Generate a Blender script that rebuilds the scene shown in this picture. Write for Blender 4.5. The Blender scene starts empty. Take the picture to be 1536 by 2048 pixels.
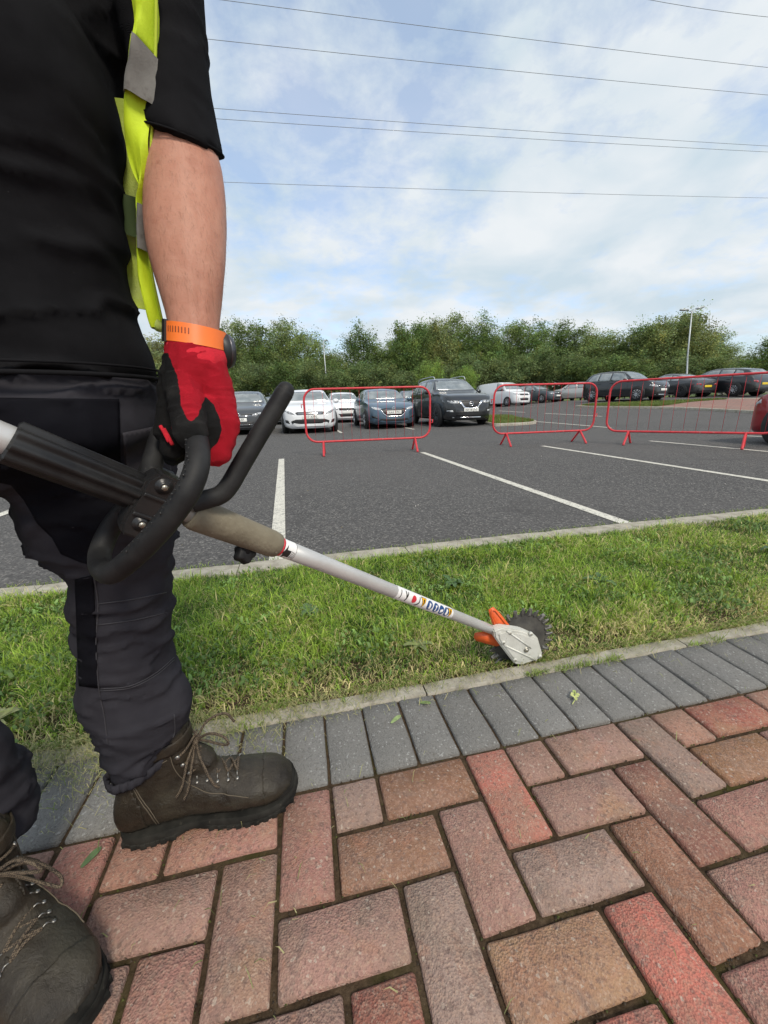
import bpy, bmesh, math, random
import numpy as np
from mathutils import Vector, Matrix, noise as mnoise
from mathutils.bvhtree import BVHTree

random.seed(7)
rng = np.random.default_rng(11)
scene = bpy.context.scene
COL = scene.collection

# ------------------------------------------------------------------ camera
CAM_H, FPX, PITCH, ROLL = 0.796, 770.0, 0.2655, -0.03
cp, sp = math.cos(PITCH), math.sin(PITCH)
_F = np.array([0, cp, -sp]); _u = np.array([0, sp, cp]); _r = np.array([1.0, 0, 0])
_R = _r * math.cos(ROLL) + _u * math.sin(ROLL)
_U = -_r * math.sin(ROLL) + _u * math.cos(ROLL)
EYE = np.array([0, 0, CAM_H])
cam_data = bpy.data.cameras.new('camera')
cam_data.sensor_fit = 'VERTICAL'
cam_data.sensor_height = 36.0
cam_data.sensor_width = 27.0
cam_data.lens = FPX / 2048 * 36.0
cam_data.clip_start = 0.02
cam_data.clip_end = 3000
cam = bpy.data.objects.new('camera', cam_data)
COL.objects.link(cam)
cam.matrix_world = Matrix(((_R[0], _U[0], -_F[0], 0), (_R[1], _U[1], -_F[1], 0), (_R[2], _U[2], -_F[2], CAM_H), (0, 0, 0, 1)))
scene.camera = cam

# ------------------------------------------------------------------ light
SUN_EL, SUN_AZ = math.radians(50), math.radians(150)   # azimuth clockwise from +Y
SKY_STRENGTH = 0.1
world = bpy.data.worlds.new('World'); scene.world = world; world.use_nodes = True
wt = world.node_tree; wt.nodes.clear()
def WN(t, **kw):
    n = wt.nodes.new(t)
    for k, v in kw.items(): setattr(n, k, v)
    return n
w_out = WN('ShaderNodeOutputWorld'); w_bg = WN('ShaderNodeBackground'); w_bg.inputs[1].default_value = SKY_STRENGTH
w_sky = WN('ShaderNodeTexSky', sky_type='NISHITA', sun_disc=False, sun_elevation=SUN_EL, sun_rotation=SUN_AZ)
w_sky.air_density = 1.0; w_sky.dust_density = 1.5; w_sky.ozone_density = 2.0
w_tc = WN('ShaderNodeTexCoord'); w_sep = WN('ShaderNodeSeparateXYZ')
wt.links.new(w_tc.outputs['Generated'], w_sep.inputs[0])
w_add = WN('ShaderNodeMath', operation='MAXIMUM'); w_add.inputs[1].default_value = 0.0
wt.links.new(w_sep.outputs[2], w_add.inputs[0])
w_add2 = WN('ShaderNodeMath', operation='ADD'); w_add2.inputs[1].default_value = 0.22
wt.links.new(w_add.outputs[0], w_add2.inputs[0])
w_dx = WN('ShaderNodeMath', operation='DIVIDE'); w_dy = WN('ShaderNodeMath', operation='DIVIDE')
wt.links.new(w_sep.outputs[0], w_dx.inputs[0]); wt.links.new(w_add2.outputs[0], w_dx.inputs[1])
wt.links.new(w_sep.outputs[1], w_dy.inputs[0]); wt.links.new(w_add2.outputs[0], w_dy.inputs[1])
w_cmb = WN('ShaderNodeCombineXYZ')
wt.links.new(w_dx.outputs[0], w_cmb.inputs[0]); wt.links.new(w_dy.outputs[0], w_cmb.inputs[1])
def cloud_noise(scale, off, detail=9, rough=0.55, dist=0.3):
    m = WN('ShaderNodeMapping'); m.inputs['Location'].default_value = off
    n = WN('ShaderNodeTexNoise'); n.inputs['Scale'].default_value = scale; n.inputs['Detail'].default_value = detail
    n.inputs['Roughness'].default_value = rough; n.inputs['Distortion'].default_value = dist
    wt.links.new(w_cmb.outputs[0], m.inputs[0]); wt.links.new(m.outputs[0], n.inputs['Vector'])
    return n
BIGOFF = (9.75, 7.75, 0)
n_big = cloud_noise(1.1, BIGOFF); n_fine = cloud_noise(5.0, (0.4, 5.2, 1.0), 12, 0.62, 0.15)
w_mixn = WN('ShaderNodeMath', operation='MULTIPLY_ADD'); w_mixn.inputs[1].default_value = 0.8
wt.links.new(n_fine.outputs['Fac'], w_mixn.inputs[0]); wt.links.new(n_big.outputs['Fac'], w_mixn.inputs[2])
w_ramp = WN('ShaderNodeValToRGB')
w_ramp.color_ramp.elements[0].position = 0.74; w_ramp.color_ramp.elements[0].color = (0.42, 0.42, 0.42, 1)
w_ramp.color_ramp.elements[1].position = 0.96; w_ramp.color_ramp.elements[1].color = (1, 1, 1, 1)
wt.links.new(w_mixn.outputs[0], w_ramp.inputs[0])
n_shade = cloud_noise(2.3, (8.0, 2.2, 3.0), 8, 0.5)
w_cr = WN('ShaderNodeValToRGB')
w_cr.color_ramp.elements[0].position = 0.35; w_cr.color_ramp.elements[0].color = (0.58, 0.69, 0.77, 1)
w_cr.color_ramp.elements[1].position = 0.62; w_cr.color_ramp.elements[1].color = (0.80, 0.84, 0.87, 1)
wt.links.new(n_shade.outputs['Fac'], w_cr.inputs[0])
w_gain = WN('ShaderNodeVectorMath', operation='SCALE'); w_gain.inputs['Scale'].default_value = 5.6
wt.links.new(w_cr.outputs[0], w_gain.inputs[0])
w_skyg = WN('ShaderNodeVectorMath', operation='SCALE'); w_skyg.inputs['Scale'].default_value = 1.3
wt.links.new(w_sky.outputs[0], w_skyg.inputs[0])
w_mix = WN('ShaderNodeMix', data_type='RGBA')
wt.links.new(w_ramp.outputs[0], w_mix.inputs['Factor'])
wt.links.new(w_skyg.outputs[0], w_mix.inputs['A']); wt.links.new(w_gain.outputs[0], w_mix.inputs['B'])
wt.links.new(w_mix.outputs['Result'], w_bg.inputs[0]); wt.links.new(w_bg.outputs[0], w_out.inputs[0])

sun_d = bpy.data.lights.new('sun', 'SUN'); sun_d.energy = 1.5; sun_d.angle = math.radians(12); sun_d.color = (1.0, 0.91, 0.77)
sun = bpy.data.objects.new('sun', sun_d); COL.objects.link(sun)
sdir = Vector((math.sin(SUN_AZ) * math.cos(SUN_EL), math.cos(SUN_AZ) * math.cos(SUN_EL), math.sin(SUN_EL)))
sun.rotation_euler = sdir.to_track_quat('Z', 'Y').to_euler()
sun.location = sdir * 40
scene.view_settings.view_transform = 'Standard'; scene.view_settings.look = 'None'
scene.view_settings.exposure = 0.92; scene.view_settings.gamma = 1.0
scene.view_settings.use_curve_mapping = False
scene.cycles.use_denoising = True
scene.cycles.max_bounces = 5; scene.cycles.diffuse_bounces = 3; scene.cycles.use_adaptive_sampling = True; scene.cycles.adaptive_threshold = 0.02; scene.cycles.transparent_max_bounces = 12

# ------------------------------------------------------------------ helpers
def at(px, py, d):
    """world point that stands d metres deep on the sight line through photo pixel (px, py)"""
    return EYE + (_F + _R * (px - 768) / FPX - _U * (py - 1024) / FPX) * d
def zt(x, y):
    """height of the gently rising car park"""
    t = np.clip((np.asarray(y, float) - 9) / 15, 0, 1)
    return t * (0.12 + 0.048 * np.clip(x, 0, 16))
def on_ground(px, py):
    d = 1.0
    for _ in range(4000):
        p = at(px, py, d)
        if p[2] <= zt(p[0], p[1]): return p
        d *= 1.002
    return p
YAW, OX, OY = 0.2073, -0.1371, 0.6601           # paving frame: U along the kerb, W away from the viewer
cu, su = math.cos(YAW), math.sin(YAW)
def uw(u, w, z=0.0): return (OX + u * cu - w * su, OY + u * su + w * cu, z)

def tag(o, label=None, cat=None, group=None, kind=None):
    if label: o['label'] = label
    if cat: o['category'] = cat
    if group: o['group'] = group
    if kind: o['kind'] = kind
    return o
ROOT = {}
def thing(name, label, cat, loc=(0, 0, 0), rot=0.0, group=None):
    o = bpy.data.objects.new(name, None); COL.objects.link(o)
    o.empty_display_size = 0.1
    o.location = loc; o.rotation_euler = (0, 0, rot)
    ROOT[o.name] = np.array(loc, float)
    return tag(o, label, cat, group)
def link(name, me, mat=None, parent=None):
    o = bpy.data.objects.new(name, me); COL.objects.link(o)
    if mat is not None and len(me.materials) == 0: me.materials.append(mat)
    if parent is not None:
        o.parent = parent
        ROOT[o.name] = ROOT.get(parent.name, np.zeros(3))
    return o
def mesh(name, V, Fc, smooth=True):
    me = bpy.data.meshes.new(name)
    me.from_pydata([tuple(map(float, v)) for v in V], [], [tuple(int(i) for i in f) for f in Fc])
    if smooth: me.shade_smooth()
    me.update(); return me
def mk(name, VF, mat, parent=None, smooth=True, world=True):
    """one mesh object; with world=True the vertices are world coordinates and are moved into the parent's frame"""
    V, Fc = VF
    V = np.asarray(V, float)
    if parent is not None and world: V = V - ROOT.get(parent.name, np.zeros(3))
    return link(name, mesh(name, V, Fc, smooth), mat, parent)
def sharp(o, ang=35):
    me = o.data
    me.shade_smooth() if hasattr(me, 'shade_smooth') else None
    try: me.set_sharp_from_angle(angle=math.radians(ang))
    except Exception: pass
    return o
def join(*VFs):
    V = []; Fc = []; n = 0
    for v, f in VFs:
        v = np.asarray(v, float); V.append(v); Fc += [tuple(i + n for i in q) for q in f]; n += len(v)
    return np.concatenate(V), Fc
def loft(rings, cap=True, closed=True):
    n = len(rings[0]); V = np.concatenate([np.asarray(r, float) for r in rings]); Fc = []
    m = n if closed else n - 1
    for i in range(len(rings) - 1):
        for j in range(m):
            a = i * n + j; b = i * n + (j + 1) % n
            Fc.append((a, b, b + n, a + n))
    if cap and closed:
        Fc.append(tuple(range(n - 1, -1, -1))); k = (len(rings) - 1) * n; Fc.append(tuple(range(k, k + n)))
    return V, Fc
def frames(P):
    P = np.asarray(P, float); T = np.gradient(P, axis=0); T /= np.linalg.norm(T, axis=1)[:, None] + 1e-12
    a = np.array([0, 0, 1.0]) if abs(T[0][2]) < 0.9 else np.array([1.0, 0, 0])
    n = np.cross(T[0], a); n /= np.linalg.norm(n); N = [n]
    for i in range(1, len(P)):
        n = N[-1] - T[i] * np.dot(N[-1], T[i]); n /= np.linalg.norm(n) + 1e-12; N.append(n)
    N = np.array(N); B = np.cross(T, N); return T, N, B
def tube(P, r, seg=10, cap=True, squash=1.0):
    P = np.asarray(P, float); r = np.broadcast_to(np.asarray(r, float), (len(P),))
    T, N, B = frames(P); a = np.linspace(0, 2 * math.pi, seg, endpoint=False)
    return loft([P[i] + r[i] * (np.cos(a)[:, None] * N[i] + squash * np.sin(a)[:, None] * B[i]) for i in range(len(P))], cap)
def spline(P, n=8):
    P = [np.asarray(p, float) for p in P]; Q = [2 * P[0] - P[1]] + P + [2 * P[-1] - P[-2]]; out = []
    for i in range(1, len(Q) - 2):
        for k in range(n):
            t = k / n
            out.append(0.5 * (2 * Q[i] + (Q[i + 1] - Q[i - 1]) * t + (2 * Q[i - 1] - 5 * Q[i] + 4 * Q[i + 1] - Q[i + 2]) * t * t + (3 * Q[i] - Q[i - 1] - 3 * Q[i + 1] + Q[i + 2]) * t ** 3))
    out.append(P[-1]); return np.array(out)
def box(c, s, rot=None, bevel=0.0):
    bm = bmesh.new(); bmesh.ops.create_cube(bm, size=1.0)
    for v in bm.verts: v.co = Vector((v.co.x * s[0], v.co.y * s[1], v.co.z * s[2]))
    if bevel: bmesh.ops.bevel(bm, geom=bm.edges[:], offset=bevel, segments=2, affect='EDGES', profile=0.6)
    V = np.array([v.co[:] for v in bm.verts]); bm.verts.index_update()
    Fc = [tuple(v.index for v in f.verts) for f in bm.faces]; bm.free()
    if rot is not None: V = V @ np.asarray(rot, float).T
    return V + np.asarray(c, float), Fc
def basis(z, x=None):
    z = np.asarray(z, float); z = z / np.linalg.norm(z)
    x = np.array([1.0, 0, 0]) if x is None else np.asarray(x, float)
    if abs(np.dot(x, z)) > 0.98: x = np.array([0, 1.0, 0])
    x = x - z * np.dot(x, z); x /= np.linalg.norm(x); y = np.cross(z, x)
    return np.stack([x, y, z], 1)          # columns
def lathe(prof, c, axis, seg=24):
    M = basis(axis); a = np.linspace(0, 2 * math.pi, seg, endpoint=False); R = []
    for r, h in prof: R.append(np.asarray(c) + (np.stack([r * np.cos(a), r * np.sin(a), np.full(seg, h)], 1)) @ M.T)
    return loft(R, True)
def prism(poly, c, M, thick, bevel=0.0):
    """polygon in the local XY plane of basis M, extruded along its Z"""
    bm = bmesh.new(); vs = [bm.verts.new((p[0], p[1], 0)) for p in poly]; f = bm.faces.new(vs); f.normal_update()
    r = bmesh.ops.extrude_face_region(bm, geom=[f])
    for g in r['geom']:
        if isinstance(g, bmesh.types.BMVert): g.co.z += thick
    bmesh.ops.recalc_face_normals(bm, faces=bm.faces[:])
    if bevel:
        bmesh.ops.bevel(bm, geom=[e for e in bm.edges], offset=bevel, segments=2, affect='EDGES', clamp_overlap=True)
    bm.verts.index_update(); V = np.array([v.co[:] for v in bm.verts]); Fc = [tuple(v.index for v in q.verts) for q in bm.faces]; bm.free()
    return V @ np.asarray(M).T + np.asarray(c, float), Fc
def remesh(VF, voxel, smooth=4, fac=0.5, noise_fn=None):
    """one continuous skin round overlapping closed shapes"""
    me = mesh('tmp', *VF); o = bpy.data.objects.new('tmp', me); COL.objects.link(o)
    m = o.modifiers.new('r', 'REMESH'); m.mode = 'VOXEL'; m.voxel_size = voxel
    s = o.modifiers.new('s', 'SMOOTH'); s.iterations = smooth; s.factor = fac
    dg = bpy.context.evaluated_depsgraph_get(); e = o.evaluated_get(dg); m2 = e.to_mesh()
    V = np.empty(len(m2.vertices) * 3); m2.vertices.foreach_get('co', V); V = V.reshape(-1, 3)
    Nn = np.empty(len(m2.vertices) * 3); m2.vertices.foreach_get('normal', Nn); Nn = Nn.reshape(-1, 3)
    Fc = [tuple(p.vertices) for p in m2.polygons]
    e.to_mesh_clear(); bpy.data.objects.remove(o); bpy.data.meshes.remove(me)
    if noise_fn is not None: V = V + Nn * np.array([noise_fn(v) for v in V])[:, None]
    return V, Fc
def capsule(a, b, ra, rb, seg=14):
    a = np.asarray(a, float); b = np.asarray(b, float); d = b - a; L = np.linalg.norm(d); M = basis(d / L)
    an = np.linspace(0, 2 * math.pi, seg, endpoint=False); R = []
    for t in np.linspace(-math.pi / 2 + .12, 0, 5): R.append((ra * math.cos(t), ra * math.sin(t)))
    for t in np.linspace(0, math.pi / 2 - .12, 5): R.append((rb * math.cos(t), L + rb * math.sin(t)))
    return loft([a + np.stack([r * np.cos(an), r * np.sin(an), np.full(seg, h)], 1) @ M.T for r, h in R], True)
def pxloft(rows, seg=28, ydir=(0, 1, 0), pw=1.0):
    """loft through rings given by their left and right photo edge: (xl, yl, xr, yr, depth, half thickness)"""
    R = []; a = np.linspace(0, 2 * math.pi, seg, endpoint=False); yd = np.asarray(ydir, float)
    for xl, yl, xr, yr, d, th in rows:
        L = at(xl, yl, d); Q = at(xr, yr, d); C = (L + Q) / 2; X = (Q - L) / 2
        ca = np.sign(np.cos(a)) * np.abs(np.cos(a)) ** pw; sa = np.sign(np.sin(a)) * np.abs(np.sin(a)) ** pw
        R.append(C + ca[:, None] * X + sa[:, None] * yd * th)
    return loft(R, True)
def dense(rows, n=4):
    return [tuple(r) for r in spline([np.array(r, float) for r in rows], n)]
def np_mesh(name, V, quads=None, tris=None, col=None, smooth=False):
    me = bpy.data.meshes.new(name); nq = 0 if quads is None else len(quads); ntr = 0 if tris is None else len(tris)
    me.vertices.add(len(V)); me.vertices.foreach_set('co', np.asarray(V, np.float32).ravel())
    me.loops.add(nq * 4 + ntr * 3); me.polygons.add(nq + ntr)
    li = np.concatenate(([np.asarray(quads).ravel()] if nq else []) + ([np.asarray(tris).ravel()] if ntr else []))
    me.loops.foreach_set('vertex_index', li.astype(np.int32))
    st = np.concatenate([np.arange(nq) * 4, nq * 4 + np.arange(ntr) * 3]); me.polygons.foreach_set('loop_start', st.astype(np.int32))
    me.update(calc_edges=True)
    if col is not None:
        a = me.attributes.new('Col', 'FLOAT_COLOR', 'POINT'); c4 = np.ones((len(V), 4), np.float32); c4[:, :3] = col
        a.data.foreach_set('color', c4.ravel())
    if smooth: me.shade_smooth()
    return me

# ------------------------------------------------------------------ materials
class NT:
    def __init__(s, name):
        s.m = bpy.data.materials.new(name); s.m.use_nodes = True; s.t = s.m.node_tree
        s.b = s.t.nodes['Principled BSDF']; s.o = s.t.nodes['Material Output']; s.tc = None
    def n(s, t, **kw):
        q = s.t.nodes.new(t)
        for k, v in kw.items():
            if k.startswith('i_'): q.inputs[k[2:].replace('_', ' ')].default_value = v
            else: setattr(q, k, v)
        return q
    def l(s, a, b): s.t.links.new(a, b)
    def coord(s, kind='Object', scale=(1, 1, 1)):
        if s.tc is None: s.tc = s.n('ShaderNodeTexCoord')
        m = s.n('ShaderNodeMapping'); m.inputs['Scale'].default_value = scale; s.l(s.tc.outputs[kind], m.inputs[0]); return m.outputs[0]
    def noise(s, v, scale, detail=4, rough=.55, dist=0.):
        q = s.n('ShaderNodeTexNoise'); q.inputs['Scale'].default_value = scale; q.inputs['Detail'].default_value = detail
        q.inputs['Roughness'].default_value = rough; q.inputs['Distortion'].default_value = dist; s.l(v, q.inputs['Vector']); return q
    def vor(s, v, scale, feature='F1'):
        q = s.n('ShaderNodeTexVoronoi', feature=feature); q.inputs['Scale'].default_value = scale; s.l(v, q.inputs['Vector']); return q
    def cell(s, v, scale):
        q = s.n('ShaderNodeSeparateColor'); s.l(s.vor(v, scale).outputs['Color'], q.inputs[0]); return q.outputs[0]
    def ramp(s, fac, stops):
        q = s.n('ShaderNodeValToRGB'); e = q.color_ramp.elements
        while len(e) < len(stops): e.new(0.5)
        for i, (p, c) in enumerate(stops):
            e[i].position = p; e[i].color = (c, c, c, 1) if np.isscalar(c) else (*c, 1)
        s.l(fac, q.inputs[0]); return q.outputs[0]
    def mix(s, fac, a, b, mode='MIX'):
        q = s.n('ShaderNodeMix', data_type='RGBA', blend_type=mode)
        for k, v in (('Factor', fac), ('A', a), ('B', b)):
            i = q.inputs[k] if k != 'Factor' else q.inputs['Factor']
            if hasattr(v, 'links'): s.l(v, i)
            elif np.isscalar(v): i.default_value = v
            else: i.default_value = (*v, 1)
        return q.outputs['Result']
    def math(s, op, a, b=None):
        q = s.n('ShaderNodeMath', operation=op)
        for i, v in enumerate((a, b)):
            if v is None: continue
            if hasattr(v, 'links'): s.l(v, q.inputs[i])
            else: q.inputs[i].default_value = v
        return q.outputs[0]
    def bump(s, h, strength=.3, dist=.002):
        q = s.n('ShaderNodeBump'); q.inputs['Strength'].default_value = strength; q.inputs['Distance'].default_value = dist
        s.l(h, q.inputs['Height']); s.l(q.outputs[0], s.b.inputs['Normal']); return q
    def set(s, **kw):
        for k, v in kw.items():
            i = s.b.inputs[k.replace('_', ' ')]
            if hasattr(v, 'links'): s.l(v, i)
            elif isinstance(v, tuple) and len(v) == 3: i.default_value = (*v, 1)
            else: i.default_value = v
        return s
MATS = {}
def pm(name, col, rough=.5, metal=0., col2=None, nscale=8., lo=.4, hi=.65, bump=None, coat=0., spec=.5, sheen=0., grime=None):
    """plain procedural material: two-tone noise, fine bump"""
    if name in MATS: return MATS[name]
    k = NT(name); v = k.coord()
    c = col
    if col2 is not None: c = k.mix(k.ramp(k.noise(v, nscale, 6).outputs['Fac'], [(lo, 0.), (hi, 1.)]), col, col2)
    if grime is not None:
        c = k.mix(k.ramp(k.noise(v, grime[0], 8, .65).outputs['Fac'], [(grime[2], 0.), (grime[3], 1.)]), c, grime[1])
    k.set(Base_Color=c, Roughness=rough, Metallic=metal, Coat_Weight=coat, Specular_IOR_Level=spec, Sheen_Weight=sheen)
    if bump is not None: k.bump(k.noise(v, bump[0], 5).outputs['Fac'], bump[1], bump[2] if len(bump) > 2 else .002)
    MATS[name] = k.m; return k.m
# ------------------------------------------------------------------ ground materials
def asphalt_mat():
    k = NT('asphalt'); v = k.coord()
    big = k.noise(v, .35, 5).outputs['Fac']; mid = k.noise(v, 3.2, 5).outputs['Fac']
    vo = k.vor(v, 95); fine = k.noise(v, 160, 3, .7).outputs['Fac']
    c = k.ramp(k.cell(v, 95), [(.0, (.038, .037, .037)), (.45, (.072, .070, .069)), (.88, (.12, .116, .112)), (.97, (.22, .21, .195))])
    c = k.mix(k.ramp(big, [(.35, 0.), (.7, .55)]), c, (.105, .10, .097))
    c = k.mix(k.ramp(k.noise(v, 1.1, 7, .65, .8).outputs['Fac'], [(.57, 0.), (.66, .35)]), c, (.05, .048, .047))
    c = k.mix(k.ramp(mid, [(.55, 0.), (.8, .35)]), c, (.07, .068, .068))
    k.set(Base_Color=c, Roughness=.9, Specular_IOR_Level=.25)
    h = k.math('ADD', vo.outputs['Distance'], fine); k.bump(h, .55, .004); return k.m
def line_mat():
    k = NT('line_paint'); v = k.coord()
    vo = k.vor(v, 95); n = k.noise(v, 22, 8, .7).outputs['Fac']
    c = k.mix(k.noise(v, 6, 5).outputs['Fac'], (.50, .48, .42), (.68, .66, .58))
    wear = k.math('MULTIPLY', k.ramp(n, [(.52, 0.), (.66, 1.)]), .8)
    c = k.mix(wear, c, (.10, .10, .10))
    c = k.mix(k.ramp(vo.outputs['Distance'], [(.55, 0.), (.8, .5)]), c, (.13, .13, .12))
    k.set(Base_Color=c, Roughness=.85); k.bump(vo.outputs['Distance'], .4, .003); return k.m
def concrete_mat():
    k = NT('weathered_concrete'); v = k.coord()
    n = k.noise(v, 14, 8, .65).outputs['Fac']; f = k.noise(v, 190, 4, .7).outputs['Fac']; vo = k.vor(v, 260)
    c = k.ramp(n, [(.3, (.21, .19, .15)), (.52, (.36, .335, .28)), (.75, (.47, .44, .38))])
    c = k.mix(k.ramp(f, [(.58, 0.), (.75, .6)]), c, (.16, .14, .10))
    c = k.mix(k.ramp(k.noise(v, 5, 6).outputs['Fac'], [(.55, 0.), (.72, .55)]), c, (.17, .17, .10))
    k.set(Base_Color=c, Roughness=.92, Specular_IOR_Level=.2); k.bump(k.math('ADD', f, vo.outputs['Distance']), .5, .003); return k.m
def paver_mat(name, grey):
    k = NT(name)
    oi = k.n('ShaderNodeObjectInfo'); tc = k.n('ShaderNodeTexCoord')
    off = k.n('ShaderNodeVectorMath', operation='SCALE'); cmb = k.n('ShaderNodeCombineXYZ')
    for i in range(3): k.l(oi.outputs['Random'], cmb.inputs[i])
    k.l(cmb.outputs[0], off.inputs[0]); off.inputs['Scale'].default_value = 37.0
    ad = k.n('ShaderNodeVectorMath', operation='ADD'); k.l(tc.outputs['Object'], ad.inputs[0]); k.l(off.outputs[0], ad.inputs[1]); v = ad.outputs[0]
    base = oi.outputs['Color']
    patch = k.noise(v, 9, 4, .55, .6).outputs['Fac']; fine = k.noise(v, 230, 4, .75).outputs['Fac']
    agg = k.vor(v, 330); agg2 = k.vor(v, 150)
    if grey:
        c = k.mix(k.ramp(patch, [(.35, 0.), (.7, .5)]), base, (.17, .164, .152))
        c = k.mix(k.ramp(k.cell(v, 300), [(.0, .55), (.35, 0.)]), c, (.10, .097, .09))
        c = k.mix(k.ramp(k.cell(v, 420), [(.6, 0.), (1., .35)]), c, (.27, .265, .25))
        c = k.mix(k.ramp(k.cell(v, 260), [(.95, 0.), (.975, .5)]), c, (.38, .38, .37))
    else:
        q = k.ramp(oi.outputs['Random'], [(0., (.25, .175, .13)), (.3, (.25, .125, .09)), (.55, (.20, .165, .135)), (.8, (.35, .20, .11)), (1., (.23, .18, .145))])
        c = k.mix(k.ramp(patch, [(.42, 0.), (.66, .7)]), base, q)
        p2_ = k.noise(v, 15, 5, .6, 1.2).outputs['Fac']
        c = k.mix(k.ramp(p2_, [(.56, 0.), (.70, .5)]), c, (.185, .155, .135))
        c = k.mix(k.ramp(p2_, [(.32, .5), (.44, 0.)]), c, (.36, .18, .12))
        c = k.mix(k.ramp(k.cell(v, 170), [(.45, 0.), (1., .38)]), c, (.38, .25, .185))
        c = k.mix(k.ramp(k.cell(v, 210), [(.0, .6), (.2, .0)]), c, (.12, .085, .075))
        c = k.mix(k.ramp(k.cell(v, 330), [(.0, .4), (.4, 0.)]), c, (.17, .10, .085))
        c = k.mix(k.ramp(k.cell(v, 380), [(.82, 0.), (.94, .34)]), c, (.44, .33, .26))
        c = k.mix(k.ramp(k.cell(v, 240), [(.975, 0.), (.985, .5)]), c, (.48, .41, .34))
    # dirt rubbed into the arrises and pits
    g = k.noise(v, 26, 6, .7).outputs['Fac']
    c = k.mix(k.ramp(g, [(.60, 0.), (.78, .5)]), c, (.085, .065, .045))
    k.set(Base_Color=c, Roughness=1., Specular_IOR_Level=.05)
    h = k.math('ADD', k.math('MULTIPLY', fine, .8), agg.outputs['Distance']); k.bump(h, .75, .0024); return k.m
def soil_mat(name='joint_soil'):
    k = NT(name); v = k.coord()
    n = k.noise(v, 60, 8, .75).outputs['Fac']; m = k.noise(v, 5, 5).outputs['Fac']
    c = k.ramp(n, [(.3, (.022, .015, .010)), (.55, (.078, .054, .034)), (.8, (.15, .11, .072))])
    c = k.mix(k.ramp(m, [(.52, 0.), (.68, .75)]), c, (.055, .055, .014))
    k.set(Base_Color=c, Roughness=1., Specular_IOR_Level=.1); k.bump(n, 1., .006); return k.m
def turf_mat(name, a, b, s=9):
    k = NT(name); v = k.coord()
    n = k.noise(v, s, 8, .7).outputs['Fac']
    c = k.ramp(n, [(.3, a), (.5, tuple((p + q) / 2 for p, q in zip(a, b))), (.72, b)])
    k.set(Base_Color=c, Roughness=1., Specular_IOR_Level=.1); k.bump(k.noise(v, 40, 6, .8).outputs['Fac'], 1., .03); return k.m
def far_paving_mat():
    k = NT('far_block_paving'); v = k.coord()
    br = k.n('ShaderNodeTexBrick'); br.inputs['Scale'].default_value = 1.; br.inputs['Brick Width'].default_value = .208; br.inputs['Row Height'].default_value = .104
    br.inputs['Mortar Size'].default_value = .005; br.inputs['Color1'].default_value = (.27, .13, .10, 1); br.inputs['Color2'].default_value = (.19, .13, .11, 1); br.inputs['Mortar'].default_value = (.06, .045, .03, 1)
    k.l(v, br.inputs['Vector'])
    c = k.mix(k.ramp(k.noise(v, 1.5, 6).outputs['Fac'], [(.4, 0.), (.7, .4)]), br.outputs['Color'], (.30, .19, .15))
    k.set(Base_Color=c, Roughness=.9); k.bump(br.outputs['Fac'], -.4, .004); return k.m
M_ASPH, M_LINE, M_CONC = asphalt_mat(), line_mat(), concrete_mat()
M_RED, M_GREY, M_SOIL = paver_mat('red_paver', False), paver_mat('grey_paver', True), soil_mat()
M_FARPAVE = far_paving_mat()
M_TURF = turf_mat('turf', (.05, .075, .018), (.13, .15, .045))

# ------------------------------------------------------------------ the setting
def sheet(name, us, ws, zf, mat, frame=True):
    V = [];
    for w in ws:
        for u in us:
            p = uw(u, w) if frame else (u, w, 0)
            V.append((p[0], p[1], zf(p[0], p[1])))
    n = len(us); Q = [(j * n + i, j * n + i + 1, (j + 1) * n + i + 1, (j + 1) * n + i) for j in range(len(ws) - 1) for i in range(n - 1)]
    return tag(link(name, mesh(name, V, Q), mat), kind='structure')
ground = sheet('ground', np.concatenate([[-900, -400, -200, -120, -80], np.arange(-60, 61, 5), [80, 120, 200, 400, 900]]),
               np.concatenate([[-60, -20, -8], np.arange(0, 61, 5), [80, 120, 200, 400, 900, 1800]]), lambda x, y: zt(x, y) - .16, M_TURF, False)
car_park = sheet('car_park', np.concatenate([np.arange(-46, -10, 2), np.arange(-10, 22, 1.), np.arange(22, 50, 2)]), np.concatenate([[1.375], np.arange(2, 46, 1.)]), lambda x, y: zt(x, y), M_ASPH)
def strip(name, A, B, wid, lift, mat, parent, n=8):
    A = np.array(A[:2], float); B = np.array(B[:2], float); d = (B - A) / np.linalg.norm(B - A); s = np.array([-d[1], d[0]]) * wid / 2; V = []
    for t in np.linspace(0, 1, n + 1):
        p = A + (B - A) * t
        for q in (p - s, p + s): V.append((q[0], q[1], float(zt(q[0], q[1])) + lift))
    return mk(name, (V, [(2 * i, 2 * i + 1, 2 * i + 3, 2 * i + 2) for i in range(n)]), mat, parent)
for A, B in (((-.585, 1.94), (-1.71, 6.55)), ((1.615, 2.44), (.715, 6.88)), ((3.87, 2.86), (3.04, 7.35)), ((6.13, 3.35), (5.30, 7.68)), ((-2.84, 1.46), (-4.02, 6.06)), ((8.4, 3.8), (7.6, 8.15))):
    strip('parking_line', A, B, .09, .004, M_LINE, car_park)
ew = np.array([-su, cu]); eu = np.array([cu, su])
for x, y in ((-8.5, 11.3), (-6.0, 11.8), (-3.65, 12.2), (-1.3, 12.75), (1.1, 13.2)):
    strip('parking_line', (x, y), np.array((x, y)) + ew * 4.8, .09, .004, M_LINE, car_park)
for a, b in (((998, 822), (1050, 825)), ((1089, 827), (1204, 833)), ((1068, 843), (1222, 856)), ((1046, 814), (1090, 812))):
    strip('parking_line', on_ground(*a), on_ground(*b), .1, .006, M_LINE, car_park)

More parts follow.
